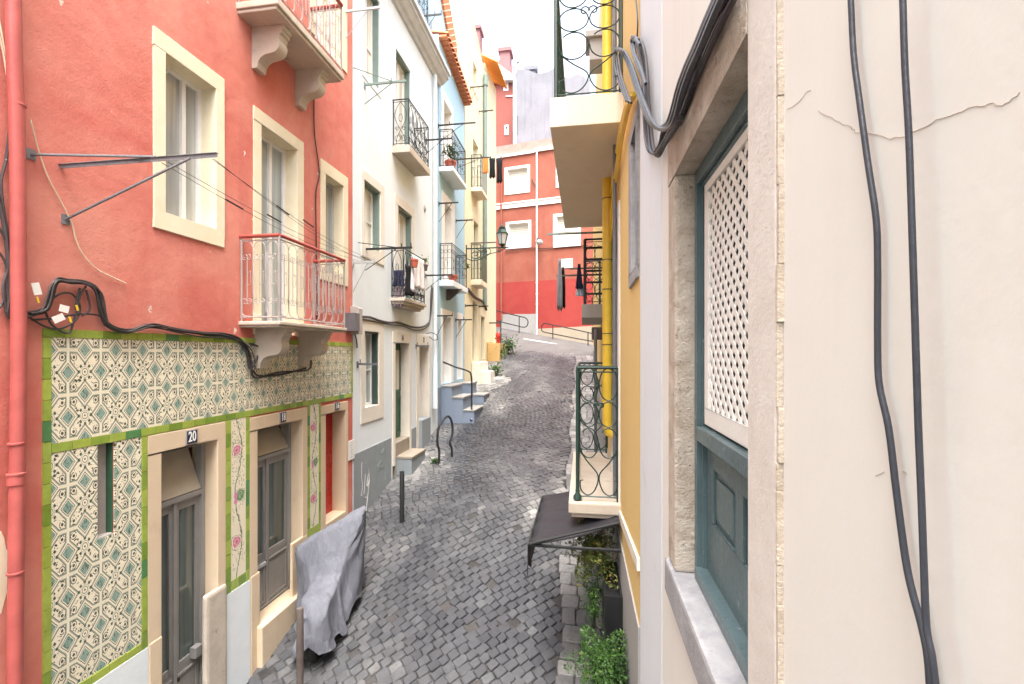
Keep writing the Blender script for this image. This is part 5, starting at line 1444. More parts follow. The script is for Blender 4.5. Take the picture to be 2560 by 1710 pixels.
weed(1268, 820, .5, 200, 'low weeds under the left tube rail', size=.06, h=.5); weed(1330, 833, .5, 120, 'strip of weeds at the base of the white pipe', size=.05, h=.3)
weed(1082, 1160, .15, 160, 'small weed at the foot of the bent bicycle hoop', size=.028, h=.7)
p = ghit(1252, 897); mb = MB(); zt = CZ + (VH - 805) / FPX * p.y * .99
mb.tube([p - UP * .1, Vector((p.x, p.y, zt))], .028, 6); mb.tube([Vector((p.x + .02, p.y, zt)), Vector((p.x - .55, p.y + .02, zt))], .03, 6); tag(mb.build('iron_post', K['greeniron']), 'thin green iron post with a short arm by the ochre planter wall', 'post')
# a worn painted line on the roadway
mb = MB(); l0, l1 = ghit(1308, 847), ghit(1392, 860); g = []
for k in range(9):
    b = l0.lerp(l1, k / 8); wv = .07 * (1 - abs(k / 4 - 1) * .6)
    g.append([Vector((b.x + dx * .2, b.y + dx, gz(b.x, b.y + dx) + .006)) for dx in (-wv, wv)])
mb.sheet(g); struct(mb.build('road_marking', K['white_paint'], normals=False))
# bent bicycle hoop
p = ghit(1097, 1160); q = Vector((p.x + .20, p.y + .40, 0)); q.z = gz(q.x, q.y)
def hp_(t, h): b = p.lerp(q, t); return Vector((b.x, b.y, b.z + h))
mb = MB(); mb.tube(smooth_path([hp_(0, -.05), hp_(.02, .3), hp_(-.1, .5), hp_(-.08, .75), hp_(.1, .92), hp_(.62, 1.04), hp_(.95, .90), hp_(1.06, .6), hp_(.85, .35), hp_(1, .2), hp_(1, -.05)], 6), .028, 8)
tag(mb.build('bicycle_hoop', K['iron']), 'bent black bicycle hoop standing on the cobbles before the blue house', 'bicycle rack')
# bollards
p = ghit(1005, 1305); h_ = (1305 - 1178) / FPX * (p.y * CY - p.x * SY)
mb = MB(); mb.lathe(p, [(.045, -.1), (.045, h_ - .01), (.04, h_), (.001, h_ + .003)], 14); tag(mb.build('bollard', K['iron']), 'slim dark grey metal bollard in front of the white house', 'bollard')
p = ghit(750, 1790); zc_ = p.y * CY - p.x * SY; h_ = (1790 - 1520) / FPX * zc_
mb = MB(); mb.lathe(p, [(.040, -.1), (.039, .3), (.041, .8), (.038, h_ - .02), (.032, h_), (.001, h_ + .008)], 12)
tag(mb.build('wooden_post', K['wood']), 'weathered brown wooden post in front of the covered scooter', 'post')

# ------------------------------------------------------------------ scooter under its cover
P0 = ghit(788, 1650)
ax = Vector((-.27, 1, 0)).normalized(); lat = Vector((ax.y, -ax.x, 0))
sl = (gz(P0.x + ax.x, P0.y + ax.y) - gz(P0.x, P0.y))
sco = thing('covered_scooter', 'scooter under a grey fabric cover parked by the grey doors', 'scooter', P0)
def SP(s, l, h): return P0 + ax * s + lat * l + UP * (s * sl + h)
# stations: s, half-width bottom, half-width top, top height left, top height right, bottom height
ST = [(-.22, .12, .06, .50, .52, .30), (-.14, .22, .13, .66, .68, .22), (-.04, .27, .17, .74, .75, .18), (.12, .30, .19, .77, .77, .18), (.30, .32, .19, .76, .77, .18), (.44, .34, .20, .77, .80, .18), (.54, .37, .26, .86, .98, .18), (.62, .40, .36, .98, 1.20, .17), (.70, .42, .43, 1.06, 1.38, .16), (.78, .42, .45, 1.08, 1.44, .16), (.86, .42, .42, 1.04, 1.40, .16), (.96, .38, .36, .96, 1.22, .16), (1.10, .31, .24, .80, .96, .18), (1.22, .18, .12, .55, .62, .22)]
g = []; NR = 110
def lerpST(s):
    for i in range(len(ST) - 1):
        if ST[i][0] <= s <= ST[i + 1][0]:
            t = (s - ST[i][0]) / (ST[i + 1][0] - ST[i][0]); t = t * t * (3 - 2 * t) * .5 + t * .5
            return [ST[i][k] + (ST[i + 1][k] - ST[i][k]) * t for k in range(6)]
    return list(ST[-1])
NS = 72
for k in range(NS + 1):
    s, wb, wt, hl, hr, hb = lerpST(-.22 + 1.44 * k / NS); r = []
    for j in range(NR + 1):
        t = j / NR                           # bottom left, over the top, bottom right
        if t < .4: x = -(wb + (wt - wb) * (t / .4) ** .8); h = hb + (hl - .05 - hb) * (t / .4)
        elif t > .6: x = wb + (wt - wb) * ((1 - t) / .4) ** .8; h = hb + (hr - .05 - hb) * ((1 - t) / .4)
        else:
            q = (t - .4) / .2; x = -wt + 2 * wt * q; h = hl + (hr - hl) * q - .05 * abs(2 * q - 1) ** 3 - .02 * math.sin(q * PI) * (1 if s > .9 else 0)
        low = 1 - min(1, max(0, (h - hb) / .75)); mid_ = 1 - abs(2 * low - 1)
        side = min(1, abs(x) / max(wt, .05)); sg = 1 if x > 0 else -1
        # drape: pleats that fan out below the seat and hang from the handlebar tips
        hang_ = math.sin(s * 17 + 3.0 * math.sin(h * 2.1 + sg) + 1.2 * sg) ; fine = math.sin(s * 37 + 5 * math.sin(h * 3 + s * 4) + sg)
        fan = math.sin(math.atan2(h - 1.25, s - .78) * 15 + sg * 1.7) * min(1, max(0, h - .5) * 2) * (1 if s > .35 else .2)
        fold = hang_ * .034 * (low * .9 + .1) + fine * .013 * (low * .8 + .2) + fan * .014
        x2 = x + sg * fold * side
        sag = -.018 * math.sin(s * 9 + x * 6) * (1 - low) - .02 * math.sin((s - .2) * 5.2) * (abs(x) < .2) * (s < .55)
        hem = .05 * math.sin(s * 11 + (1.5 if x > 0 else 0)) + .035 * math.sin(s * 26)
        h2 = h + sag + hem * low * (1 if (t < .02 or t > .98) else .6) + .006 * math.sin(s * 44 + x * 34)
        wsk = min(1, max(0, (s - .45) / .3)); s2 = s + x * .38 * wsk + .035 * math.sin(x * 21 + h * 6) * (1.2 if k < 4 or k > NS - 4 else .25)
        r.append(SP(s2, x2, h2))
    g.append(r)
mb = MB(); mb.sheet(g)
for e in (0, NS):                            # closed rear and front with hanging folds
    ring = g[e]; cc = sum(ring, Vector()) / len(ring) + ax * (-.05 if e == 0 else .05)
    mb.add(ring + [cc], [(i, i + 1, len(ring)) for i in range(len(ring) - 1)], 0, True)
mc = M('grey_cover_fabric'); wr = mc.noise(4.5, 5, .6, mc.vec(1.5, 1.5, .6), 1.2)
mc.col(mc.mix((.12, .127, .152), (.17, .178, .21), ((wr - .35) * 2.5).cl())).set(.7, spec=.2); mc.bump(wr + mc.noise(11, 4, .6, mc.vec(1.6, 1.6, .5), .8) * .5, .028, .8)
K['cover'] = mc.m
mb.build('fabric_cover', K['cover'], sco, solid=.004, angle=80)
mb = MB()
def wheel(s):
    c = SP(s, 0, .23)
    for r0, w in ((.235, .055),):
        ring = []
        for i in range(24):
            th = 2 * PI * i / 24
            for dx, rr in ((-w, .17), (-w, .215), (-w * .5, .235), (w * .5, .235), (w, .215), (w, .17)):
                ring.append(c + lat * dx + (ax * math.cos(th) + UP * math.sin(th)) * rr)
        mb.add(ring, [(i * 6 + k, i * 6 + k + 1, ((i + 1) % 24) * 6 + k + 1, ((i + 1) % 24) * 6 + k) for i in range(24) for k in range(5)], 0, True)
wheel(.02); mb.build('tyre', K['rubber'], sco)
mb = MB(); wheel(1.02); mb.build('tyre', K['rubber'], sco)
mb = MB()
b8 = [SP(s, l, h) for s in (.0, 1.0) for l, h in ((-.12, .2), (.12, .2), (.12, .55), (-.12, .55))]
mb.add(b8, [(0, 1, 2, 3), (4, 7, 6, 5), (0, 4, 5, 1), (1, 5, 6, 2), (2, 6, 7, 3), (3, 7, 4, 0)]); mb.build('chassis', K['black'], sco, bevel=.03)
# ------------------------------------------------------------------ right: the pale plastered house with the lattice shutter
near = House('plaster_house', 'pale plastered house with a teal half-shuttered stone window', R, R.pt(1.5, gz(.4, 3), 0))
oL, oR_ = R.A(1677), R.A(1961); iL, iR = R.A(1694), R.A(1881, .0)
zT = R.Z(1694, 437); zB = R.Z(1693, 1428)
oT = R.Z(1682, 352); oB = R.Z(1677, 1475)
near.open.append((oR_ + .004, oL - .004, oB + .004, oT - .004))
mb = MB(R)
mb.box(iL, oL, zB, zT, -.17, .012); mb.build('window_jamb', K['roughstone'], near.root, bevel=.012)
mb = MB(R); mb.box(oR_ + .012, iR, oB - .2, zT + .25, -.17, .012); mb.build('window_jamb', K['jambstone'], near.root, bevel=.006)
mb = MB(R); mb.box(iR + .001, oL, zT + .001, oT, -.17, .014); mb.box(oR_, iR, zT + .251, oT + .05, -.17, .014); mb.build('window_lintel', K['roughstone'], near.root, bevel=.012)
mb = MB(R); mb.box(iR + .001, oL, oB, zB - .001, -.17, .030); mb.build('window_sill', K['bluestone'], near.root, bevel=.015)
# window joinery
w0, w1 = iR, iL; dF = R.depth(iL, 1736); dR = dF - .06; print('window depth', dF)
mb = MB(R); fw = .042
mb.box(w1 - fw, w1, zB, zT, dR, dR + .06); mb.box(w0, w0 + fw, zB, zT, dR, dR + .06); mb.box(w0 + fw, w1 - fw, zT - .06, zT, dR, dR + .06); mb.box(w0 + fw, w1 - fw, zB, zB + .05, dR, dR + .07)
mb.box(w1 - fw - .018, w1 - fw, zB + .05, zT - .06, dR, dR + .04); mb.box(w0 + fw, w1 - fw - .018, zT - .078, zT - .06, dR, dR + .04)
win = mb.build('window', K['teal'], near.root, bevel=.004)
win['label'] = 'teal window with white lattice above a panelled lower half'
zm = R.Z(1752, 1070, dF)
a_in0, a_in1 = w0 + fw, w1 - fw - .018
mb = MB(R); mb.box(a_in0, a_in1, zm - .06, zm, dR, dR + .065); mb.box(a_in0, a_in1, zB + .05, zm - .06, dR, dR + .008)
wd = a_in1 - a_in0; st = .09; zt_, zb2 = zm - .06 - .10, zB + .05 + .22
for k in range(2):
    p0 = a_in0 + st + k * (wd - st) / 2; p1 = p0 + (wd - st) / 2 - st
    if k == 0: pass
d2 = dR + .022
cells = [(a_in0 + st, a_in0 + wd / 2 - st * .45), (a_in0 + wd / 2 + st * .45, a_in1 - st)]
xs_ = [a_in0, cells[0][0], cells[0][1], cells[1][0], cells[1][1], a_in1]
mb.box(xs_[0], xs_[5], zB + .05, zb2, dR + .009, d2); mb.box(xs_[0], xs_[5], zt_, zm - .061, dR + .009, d2)
for k in (0, 2, 4): mb.box(xs_[k], xs_[k + 1], zb2, zt_, dR + .009, d2)
lp = mb.build('lower_panel', K['teal'], win, bevel=.003)
for c0, c1 in cells:
    mb = MB(R); mb.box(c0 + .03, c1 - .03, zb2 + .03, zt_ - .03, dR + .009, d2 - .003); mb.build('raised_field', K['teal'], win, bevel=.008)
# white lattice panel
zl0, zl1 = zm + .010, R.Z(1764, 455, dR + .03)
mb = MB(R); lf = .052; dl0, dl1 = dR + .012, dR + .034
mb.box(a_in0 + .005, a_in1 - .004, zl1 - lf, zl1, dl0, dl1); mb.box(a_in0 + .005, a_in1 - .004, zl0, zl0 + lf * 1.3, dl0, dl1)
mb.box(a_in0 + .005, a_in0 + .005 + lf, zl0 + lf * 1.3, zl1 - lf, dl0, dl1); mb.box(a_in1 - .004 - lf, a_in1 - .004, zl0 + lf * 1.3, zl1 - lf, dl0, dl1)
lat_ = mb.build('lattice_frame', K['white_paint'], win, bevel=.003)
la0, la1, lz0, lz1 = a_in0 + .005 + lf, a_in1 - .004 - lf, zl0 + lf * 1.3, zl1 - lf
def clip_line(x0, z0, dx, dz):
    ts = []
    lo, hi = -9, 9
    for p, dlt, mn, mx in ((x0, dx, la0 - .01, la1 + .01), (z0, dz, lz0 - .01, lz1 + .01)):
        t0, t1 = (mn - p) / dlt, (mx - p) / dlt
        if t0 > t1: t0, t1 = t1, t0
        lo, hi = max(lo, t0), min(hi, t1)
    return (lo, hi) if lo < hi else None
mb = MB(R); sp = .064; hw = .0105
for sgn, dd0, dd1 in ((-1, dl0 + .0090, dl0 + .0118), (1, dl0 + .0119, dl0 + .0147)):
    for k in range(-40, 41):
        x0 = la0 + k * sp; z0 = lz0; r_ = clip_line(x0, z0, .7071, .7071 * sgn if True else 0) if sgn == 1 else clip_line(x0, lz1, .7071, -.7071)
        if sgn == -1: z0 = lz1
        if not r_: continue
        lo, hi = r_; n = (-.7071 * sgn * hw, .7071 * hw)
        p = [(x0 + .7071 * lo + n[0], z0 + .7071 * sgn * lo + n[1]), (x0 + .7071 * hi + n[0], z0 + .7071 * sgn * hi + n[1]), (x0 + .7071 * hi - n[0], z0 + .7071 * sgn * hi - n[1]), (x0 + .7071 * lo - n[0], z0 + .7071 * sgn * lo - n[1])]
        mb.prism_az(p, dd0, dd1)
mb.build('lattice', K['white_paint'], win)
mb = MB(R); mb.box(a_in0, a_in1, zl0, zT - .06, dR - .06, dR - .05); mb.build('pane', K['panedark'], win)
mb = MB(R); zz = oB - .2
while zz < zT + .25:
    hh = random.uniform(.05, .2); mb.box(oR_ + random.uniform(-.001, .006), oR_ + .0115, zz, min(zz + hh, zT + .25) - .0005, -.1, .0105 + random.uniform(0, .003)); zz += hh
mb.build('mortar_edge', K['mortar'], near.root, bevel=.002)
near.wall(-9.0, R.A(1656), -2, CZ + 6.5, K['plaster'], depth=4)
# white painted pilaster and the yellow house
pA0, pA1 = R.A(1655) + .002, R.A(1601)
mb = MB(R); mb.box(pA0, pA1, -1, CZ + 6.45, -1, .0015); mb.build('pilaster', K['pilaster'], near.root)
# hairline cracks
for pl in ([(2045, 276), (2080, 296), (2100, 307), (2128, 318), (2137, 330), (2175, 331), (2200, 341), (2225, 348), (2262, 341), (2300, 322), (2340, 302), (2390, 284), (2420, 268), (2450, 266), (2480, 257), (2505, 265), (2530, 248), (2555, 222)], [(1970, 275), (2000, 250), (2022, 226), (2030, 227)], [(2185, 1187), (2222, 1178)], [(2255, 1180), (2275, 1187)]):
    P_ = [R.pt(*R.hit(u + random.uniform(-3, 3), v + random.uniform(-3, 3), .001), .0004) for u, v in [(pl[i][0] + (pl[i + 1][0] - pl[i][0]) * t, pl[i][1] + (pl[i + 1][1] - pl[i][1]) * t) for i in range(len(pl) - 1) for t in (0, .33, .66)]]
    mb = MB(R); mb.tube(P_, .00034, 4); mb.build('hairline_crack', K['crackline'], near.root)
# thick cables down the plaster
def thick(pts, r, label, d=.012):
    P_ = [R.pt(*R.hit(u, v, d), d) for u, v in pts]; mb = MB(); mb.tube(smooth_path(P_, 5), r, 12)
    return tag(mb.build('thick_cable', K['cable']), label, 'cable')
thick([(2122, -60), (2127, 0), (2134, 136), (2150, 262), (2170, 409), (2190, 545), (2194, 655), (2194, 855), (2198, 960), (2222, 1073), (2242, 1237), (2269, 1428), (2304, 1564), (2320, 1646), (2328, 1760)], .0041, 'left of the two thick grey cables running down the pale plaster wall')
thick([(2254, -60), (2257, 0), (2262, 164), (2272, 338), (2281, 600), (2289, 855), (2296, 1073), (2303, 1237), (2309, 1400), (2316, 1564), (2330, 1640), (2345, 1760)], .0036, 'right of the two thick grey cables running down the pale plaster wall', .026)
# cable bundle over the lintel, looping to the corner
bu = [(1836, -30), (1800, 40), (1775, 90), (1752, 140), (1728, 195), (1708, 250), (1690, 295), (1668, 335), (1655, 362), (1640, 385), (1628, 378), (1622, 345), (1618, 290), (1615, 240), (1612, 190), (1606, 140), (1596, 105), (1588, 95)]
bu2 = [(1808, -30), (1772, 50), (1745, 115), (1720, 170), (1700, 225), (1684, 285), (1672, 312), (1650, 322), (1628, 305), (1610, 265), (1594, 220), (1578, 170), (1562, 135), (1550, 122), (1542, 132), (1545, 175), (1556, 215), (1572, 255)]
LBB = 'grey cable bundle over the stone lintel'
for k in range(5):
    o1, o2 = (k - 2) * 6.5, (k - 2) * 1.5
    pts = [(u + o1 * (1 if u > 1660 else .6) + 1.5 * math.sin(i + k), v + o2 + 2 * math.sin(1.7 * i + k), .028 + .01 * math.sin(k * 2 + i * .4)) for i, (u, v) in enumerate(bu)]
    cable(R, pts, (.0085, .007, .008, .006, .009)[k], 'bundled_cable', 'grey cable of the bundle slanting over the stone lintel to the pilaster', ('cable', 'cablebrown', 'cable')[k % 3], group=LBB, cat='cable')
for k in range(3):
    pts = [(u + (k - 1) * 6, v + (k - 1) * 2, .05 + .014 * k) for u, v in bu2]
    cable(R, pts, (.010, .011, .009)[k], 'bundled_cable', 'thick blue-grey cable looping out over the corner of the pilaster', 'cable', group='cable loops at the pilaster', cat='cable')
for k, pts in enumerate(([(1596, 100), (1586, 92), (1578, 100), (1580, 120), (1588, 150), (1598, 175), (1608, 200), (1612, 250)], [(1600, 112), (1590, 100), (1584, 106), (1590, 140), (1602, 170), (1614, 210)])):
    cable(R, [(u, v,   .06 + .02 * k) for u, v in pts], .010, 'bundled_cable', 'paint-spattered cable loop highest at the pilaster corner', 'cable', group='upper cable loops at the pilaster', cat='cable')
mb = MB(R); a, z = R.hit(1552, 380, .02)
for u, v in ((1700, 300), (1740, 158)):
    mb = MB(R); P_ = R.pt(*R.hit(u, v, .04), .04); mb.tube([P_ + R.a * .02, P_ - R.a * .02], .015, 8)
    tag(mb.build('cable_clamp', K['cabledark']), 'dark clamp holding the grey cable bundle over the stone lintel', 'cable clamp', 'clamps on the grey cable bundle')

# ------------------------------------------------------------------ the yellow house
yel = House('yellow_house', 'yellow rendered house with two green iron balconies on the right', R, R.pt(9, gz(.4, 9), 0))
ya0, ya1 = R.A(1600) + .004, 19.5
# stone window frame near the pilaster
o = (R.A(1601) + .04, R.A(1577), R.Z(1590, 705), R.Z(1590, 290)); i_ = (o[0] + .12, o[1] - .2, o[2] + .1, o[3] - .12)
yel.window(o, i_, recess=.1, stone_mat='bluestone', proud=.02, sash='alu', pane='pane', bevel=.012)
# balcony doors, seen very obliquely
o = (R.A(1551), R.A(1530), R.Z(1551, 1262), R.Z(1551, 500)); i_ = (o[0] + .16, o[1] - .16, o[2], o[3] - .16)
yel.window(o, i_, recess=.12, stone_mat='jambstone', proud=.022, sash='alu', pane='pane', name='balcony_door', bottom=False)
zu = R.Z(1560, 228)
yel.window((5.6, 6.9, zu, zu + 2.5), (5.76, 6.74, zu, zu + 2.34), recess=.12, stone_mat='jambstone', proud=.022, sash='alu', pane='pane', name='balcony_door', bottom=False)
yel.window((8.4, 9.6, zu, zu + 2.5), (8.56, 9.44, zu, zu + 2.34), recess=.12, stone_mat='jambstone', proud=.022, sash='alu', pane='pane', name='balcony_door', bottom=False)
yel.wall(ya0, ya1, -1, CZ + 8.8, K['yellow'], depth=4)
mb = MB(R); mb.prism_az([(ya0, -1), (R.A(1549), -1), (ya1, gz(.4, ya1) - .3), (ya1, gz(.4, ya1) + .9), (R.A(1549), R.Z(1549, 1330)), (ya0, R.Z(1598, 1560))], -.02, .014); mb.build('dado', K['palegrey'], yel.root)
mb = MB(R); mb.prism_az([R.hit(1550, 1272), (R.A(1550), R.Z(1550, 1295)), (ya0, R.Z(1599, 1425)), R.hit(1599, 1395)], -.02, .02); mb.build('moulding', K['whitestone'], yel.root)
# upper balcony: a deep rendered slab
ua0 = R.A(1558); ud = R.depth(ua0, 1375); uzt, uzb = R.Z(1558, 229), R.Z(1558, 305)
ua1 = R.A(1412, ud)
mb = MB(R); mb.box(ua0, ua1, uzb, uzt, -.02, ud); ub = mb.build('balcony', K['slabcream'], yel.root, bevel=.008)
def pat_side(w, h):
    out = []; x = w / 2
    for sgn in (-1, 1):
        r = w * .23
        out.append((arc(x + sgn * w * .24, h * .66, r, 0, 2 * PI, 22, h * .10), .0075))
        out.append((arc(x + sgn * w * .24, h * .43, r, PI * .25, PI * 2.0, 18, h * .12), .0075))
        out.append((arc(x + sgn * w * .24, h * .90, r, 0, 2 * PI, 22, h * .13), .0075))
        out.append((spiral(x + sgn * w * .07, h * .73, w * .08, w * .03, 0 if sgn < 0 else PI, sgn * -.9), .0075))
        p = [(x + sgn * w * .45, h * .36), (x + sgn * w * .25, h * .27), (x + sgn * w * .04, h * .19), (x + sgn * w * .02, h * .12), (x + sgn * w * .12, h * .04), (x + sgn * w * .28, h * .012), (x + sgn * w * .43, h * .05), (x + sgn * w * .45, h * .12), (x + sgn * w * .38, h * .13)]
        out.append(([(q.x, q.y) for q in smooth_path([(a, b, 0) for a, b in p], 5)], .0075))
    return out
balcony_rail(ub, R, ua0 + .02, ua1, ud - .02, uzt, 1.30, pat_lace, 'greeniron', hr=.02, post=.022, side_pat=pat_side)
UB = (ua0, ua1, ud, uzt)
# lower balcony: a stone slab
la0_ = R.A(1552); ldp = R.depth(la0_, 1421); lzt, lzb = R.Z(1552, 1263), R.Z(1552, 1302); la1_ = la0_ + 2.75
mb = MB(R); mb.box(la0_, la1_, lzb + .05, lzt, -.02, ldp); mb.box(la0_ + .03, la1_ - .03, lzb, lzb + .049, -.02, ldp - .03); lb_ = mb.build('balcony', K['slabstone'], yel.root, bevel=.015)
lh = R.Z(1552, 920) - lzt
balcony_rail(lb_, R, la0_ + .06, la1_, ldp - .06, lzt, lh, pat_lace, 'greeniron', hr=.018, post=.02, side_pat=pat_side)
mb = MB(R)
for a in (la0_ + .1, la1_ - .04): mb.lathe(R.pt(a, lzt - .005, ldp - .1), [(.03, 0), (.05, .02), (.05, .05), (.025, .09), (.025, .13)], 10)
mb.build('post_foot', K['greeniron'], lb_)
# far balcony with laundry
fa0 = 8.9; fd = R.depth(fa0, 1457); fzt, fzb = R.Z(1500, 758) , R.Z(1500, 782)
fzt = CZ + (884 - 762) / FPX * fa0; fzb = fzt - .26
mb = MB(R); mb.box(fa0, fa0 + 2.2, fzb, fzt, -.02, fd + .02); fb = mb.build('balcony', K['palegrey'], yel.root, bevel=.01)
mb = MB(R); mb.box(fa0 + .02, fa0 + .1, fzb - .42, fzb - .18, 0, fd * .6); mb.build('brace', K['wood'], fb)
balcony_rail(fb, R, fa0 + .02, fa0 + 2.2, fd, fzt, 1.25, pat_lace, 'iron', hr=.02, post=.028)
mb = MB(R)
for k in range(5): mb.box(fa0 + .03, fa0 + .05, fzt + .18 + k * .22, fzt + .22 + k * .22, .03, fd - .05)
mb.build('cross_bars', K['iron'], fb)
# clothes on poles reaching out from the far balcony
def rrack(a, z, d, label, mat='rackgrey'):
    mb = MB(R); mb.box(a - .018, a + .018, z - .03, z, 0.0, d); o = tag(mb.build('drying_rack', K[mat]), label, 'drying rack', 'washing racks on the yellow house'); return o
def atu(u, v, a):
    """height and stand-off of a photo point in the plane across the street at a"""
    d = R.depth(a, u); r = ray(u, v); p = R.pt(a, 0, d); t = p.y / r.y; return CZ + r.z * t, d
z, d = atu(1413, 687, 9.2); rrack(9.2, z, d + .18, 'grey washing pole holding a long dark coat, far end of the yellow house', 'wood')
z2, d2_ = atu(1424, 670, 9.5); rrack(9.5, z2, d2_, 'second brown washing pole behind the dark coat', 'wood')
z3, d3 = atu(1368, 584, 8.6); rrack(8.6, z3, d3, 'blue-grey washing arm high under the big cream balcony', 'grnjamb')
def hang(u0, u1, v0, v1, a, mat, name, label, shape, fold=.03):
    zt, dL = atu(u0, v0, a); zb, dR_ = atu(u1, v1, a); dm = (dL + dR_) / 2
    garment(R, a, zt, dm, abs(dL - dR_), zt - zb, mat, name, label, 'clothes', along='d', fold=fold, shape=shape)
hang(1393, 1405, 646, 775, 9.12, CG, 'hanging_coat', 'long grey coat on the washing pole before the street name plate', lambda t: .35 + .75 * min(1, t * 2.2))
hang(1402, 1413, 668, 770, 9.32, CB, 'hanging_coat', 'black coat hanging behind the long grey coat', lambda t: .5 + .6 * math.sin(min(1, t * 1.3) * PI * .6))
hang(1440, 1456, 660, 722, 9.0, CN, 'hanging_shirt', 'navy shirt hanging at the end of the far yellow-house balcony', lambda t: .35 + .8 * t)
hang(1440, 1462, 710, 740, 9.05, CBL, 'hanging_shirt', 'pale blue shirt hanging below the navy shirt', lambda t: .7 + .4 * t)
# yellow rain pipe and the yellow-painted cables
pyl = 6.45
z0p = CZ + (884 - 1076) / FPX * pyl
mb = MB(R); dpy = R.depth(pyl, 1518)
mb.tube([R.pt(pyl, CZ + 8.7, dpy), R.pt(pyl, z0p + .1, dpy), R.pt(pyl, z0p, dpy - .02), R.pt(pyl, z0p - .06, dpy - .16)], .066, 14)
yp = tag(mb.build('rain_pipe', K['yellow_paint']), 'bright yellow rain pipe between the balconies of the yellow house', 'pipe')
mb = MB(R)
for v in (505, 655, 727, 835, 862):
    z = CZ + (884 - v) / FPX * pyl; mb.tube([R.pt(pyl, z - .006, dpy), R.pt(pyl, z + .006, dpy)], .070, 14)
mb.build('pipe_band', K['wood'], yp)
cy = [(1585, 235), (1570, 262), (1560, 300), (1550, 350), (1543, 400), (1536, 450), (1531, 500), (1527, 550), (1523, 600), (1515, 640), (1506, 680)]
for k in range(3):
    cable(R, [(u + (k - 1) * 5, v, .035 + .018 * (k % 2)) for u, v in cy], .016, 'painted_cable', 'yellow-painted cable curving down beside the big cream balcony', 'yellow_paint', group='yellow-painted cables', cat='cable')
for k, (u, r, m_) in enumerate(((1540, .02, 'jambstone'), (1534, .03, 'rackgrey'))):
    pass
mb = MB(R); a = R.A(1537, .05); mb.tube([R.pt(a, CZ + 9, .05), R.pt(a, R.Z(1537, 1240, .05), .05)], .022, 8); tag(mb.build('conduit', K['rackgrey']), 'thin grey conduit running up the yellow house beside its balcony doors', 'pipe')
# pale meter box
z, d = atu(1516, 652, 7.2); a0 = 7.2; mb = MB(R); zb3, _ = atu(1516, 712, 7.2); mb.box(a0, a0 + .3, zb3, z, 0, max(.1, R.depth(a0, 1516))); tag(mb.build('meter_box', K['plaster'], bevel=.008), 'pale pink meter box beside the yellow rain pipe', 'meter box')
# dark awning below the lower balcony
aw = 4.95; zwf, df = atu(1322, 1362, aw); zwb = CZ + (884 - 1318) / FPX * aw
awl = 1.7; dtop = .03
zt_w = R.Z(1552, 1306)
t_ = thing('shop_awning', 'dark grey canvas awning on iron arms below the stone balcony', 'awning', R.pt(aw, zwf, 0))
mb = MB(R); zhi = zwf + .28; n = 10
g = [[R.pt(aw + awl * j / 14, zhi + (zwf - zhi) * t - .035 * math.sin(t * PI) + .012 * math.sin(j * 1.9), dtop + (df - dtop) * t) for t in np.linspace(0, 1, n)] for j in range(15)]
mb.sheet(g); mb.build('canvas', K['canvas'], t_, solid=.006, normals=False)
mb = MB(R); val = [[R.pt(aw + awl * j / 28, zwf - .36 * s * (.88 + .12 * math.cos(j * PI / 2)) , df + .012 + .012 * math.sin(j * 1.1) * s) for s in (0, .5, 1)] for j in range(29)]
mb.sheet(val); mb.build('valance', K['black'], t_, solid=.005, normals=False)
mb = MB(R)
mb.tube([R.pt(aw, zwf - .0, df), R.pt(aw + awl, zwf, df)], .016, 6); mb.tube([R.pt(aw, zhi + .01, dtop), R.pt(aw, zwf + .005, df)], .014, 6)
for a in (aw + .02, aw + awl - .02): mb.tube([R.pt(a, zwf - .01, .0), R.pt(a, zwf - .01, df)], .018, 6)
mb.box(aw - .01, aw + .05, zwf - .06, zwf + .03, 0, .012); mb.build('frame', K['iron'], t_)
# planters at the foot of the wall
def planter(a0, a1, d, zt, label, mat, lr, n, nm='planter', size=.03, droop=.35, lean=(0, 0), fl=(0, 0, 0)):
    zb = min(gz(.2, a0), gz(.2, a1)) - .05
    t = thing(nm, label, 'planter', R.pt((a0 + a1) / 2, zb, d / 2))
    mb = MB(R); w = .02
    mb.box(a0, a1, zb, zt - .06, .018, d); mb.box(a0, a0 + w, zt - .06, zt, .018, d); mb.box(a1 - w, a1, zt - .06, zt, .018, d); mb.box(a0 + w, a1 - w, zt - .06, zt, .018, .018 + w); mb.box(a0 + w, a1 - w, zt - .06, zt, d - w, d)
    mb.build('box', K['planter'], t)
    leaves(R.pt((a0 + a1) / 2 + fl[0], zt + lr[2] * .55 + fl[2], d * .55 + fl[1]), lr, n, size, mat, 'foliage', t, droop=droop, stems=30)
    return t
zp, dp = atu(1512, 1490, 4.75)
planter(4.75, 5.55, dp, zp, 'tall black planter with drying brown and green plant below the awning', 'dryleaf', (.32, .55, .34), 5200, size=.019, fl=(.25, .18, .02))
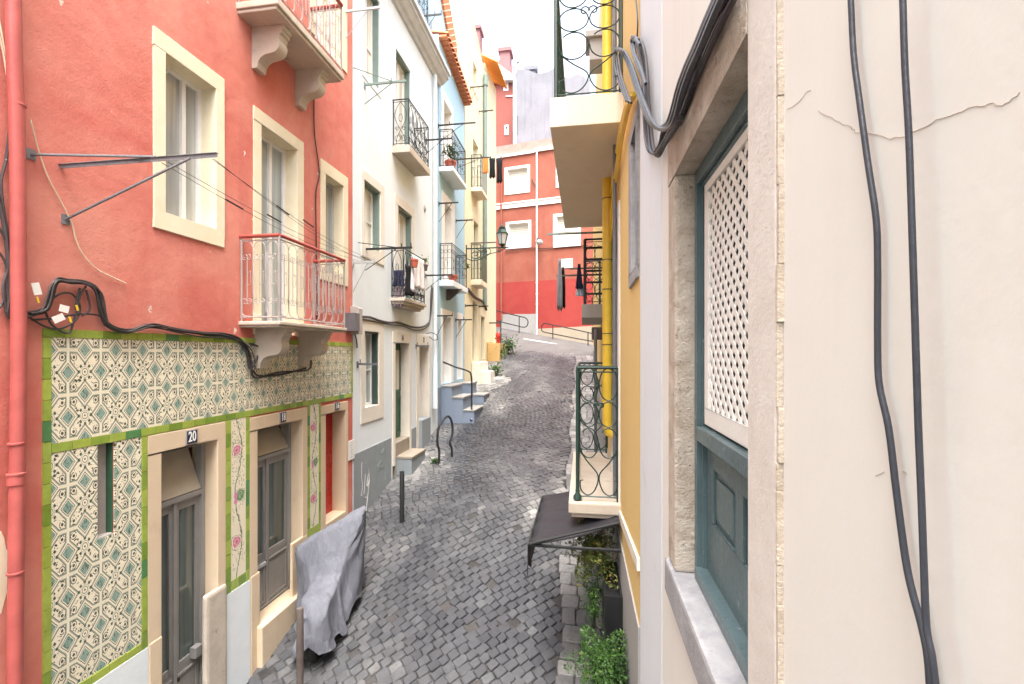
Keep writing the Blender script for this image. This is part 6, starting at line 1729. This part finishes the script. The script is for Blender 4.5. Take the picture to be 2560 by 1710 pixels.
zp2, dp2 = atu(1500, 1745, 3.9)
planter(3.85, 4.6, dp2 + .05, zp2, 'black planter with a lush green plant at the bottom edge', 'leaf', (.30, .46, .24), 6000, size=.0165, droop=.3, fl=(-.02, .06, -.02))
o = leaves(R.pt(5.25, zp - .30, dp + .10), (.15, .34, .40), 1300, .017, 'leaf', 'trailing_plant', None, droop=.3, stems=14); tag(o, 'trailing green plant hanging over the front of the tall black planter', 'plant')
# clutter on the upper balcony
a0, a1, d, zt = UB
z, dd = atu(1477, 150, ua0 + 2.6)
cab = thing('wall_cabinet', 'grey louvred cabinet hanging over the upper green balcony', 'cabinet', R.pt(ua0 + 2.6, z - .1, .2))
mb = MB(R); zc0, _ = atu(1477, 150, ua0 + 2.6); zc1_, dc = atu(1474, 80, ua0 + 2.6); mb.box(ua0 + 2.6, ua0 + 3.0, zc0, zc1_ - .1, .02, dc); mb.box(ua0 + 2.55, ua0 + 3.05, zc1_ - .1, zc1_, .0, dc + .06); mb.build('cabinet_box', K['palegrey'], cab, bevel=.01)
pot(R.pt(ua0 + 2.3, zt + .35, .22), .12, .24, 'planter', 'potted_plant', 'grey pot with yellow-green leaves on the upper green balcony', 'leaf', .13, 120, .03)
mb = MB(R); mb.box(ua0 + 2.1, ua0 + 2.5, zt + .001, zt + .345, .08, .36); tag(mb.build('crate', K['palegrey'], bevel=.02), 'pale crate under the potted plant on the upper green balcony', 'crate')
pot(R.pt(ua0 + 3.1, zc1_ + .001, .2), .10, .18, 'terracotta', 'flower_pot', 'terracotta pot on top of the grey balcony cabinet', None, cat='pot')
cable(R, [(1588, -10), (1594, 50), (1592, 110)], .006, 'wall_cable', 'thin grey wire dropping to the cable loops at the pilaster', 'cable')

# pale post standing below the far balcony
z, d = atu(1489, 822, 8.8); mb = MB(R); mb.tube([R.pt(8.8, gz(XR - d, 8.8) - .1, d), R.pt(8.8, z, d)], .03, 8); tag(mb.build('pale_post', K['rackgrey']), 'slim grey post standing below the far yellow-house balcony', 'post')
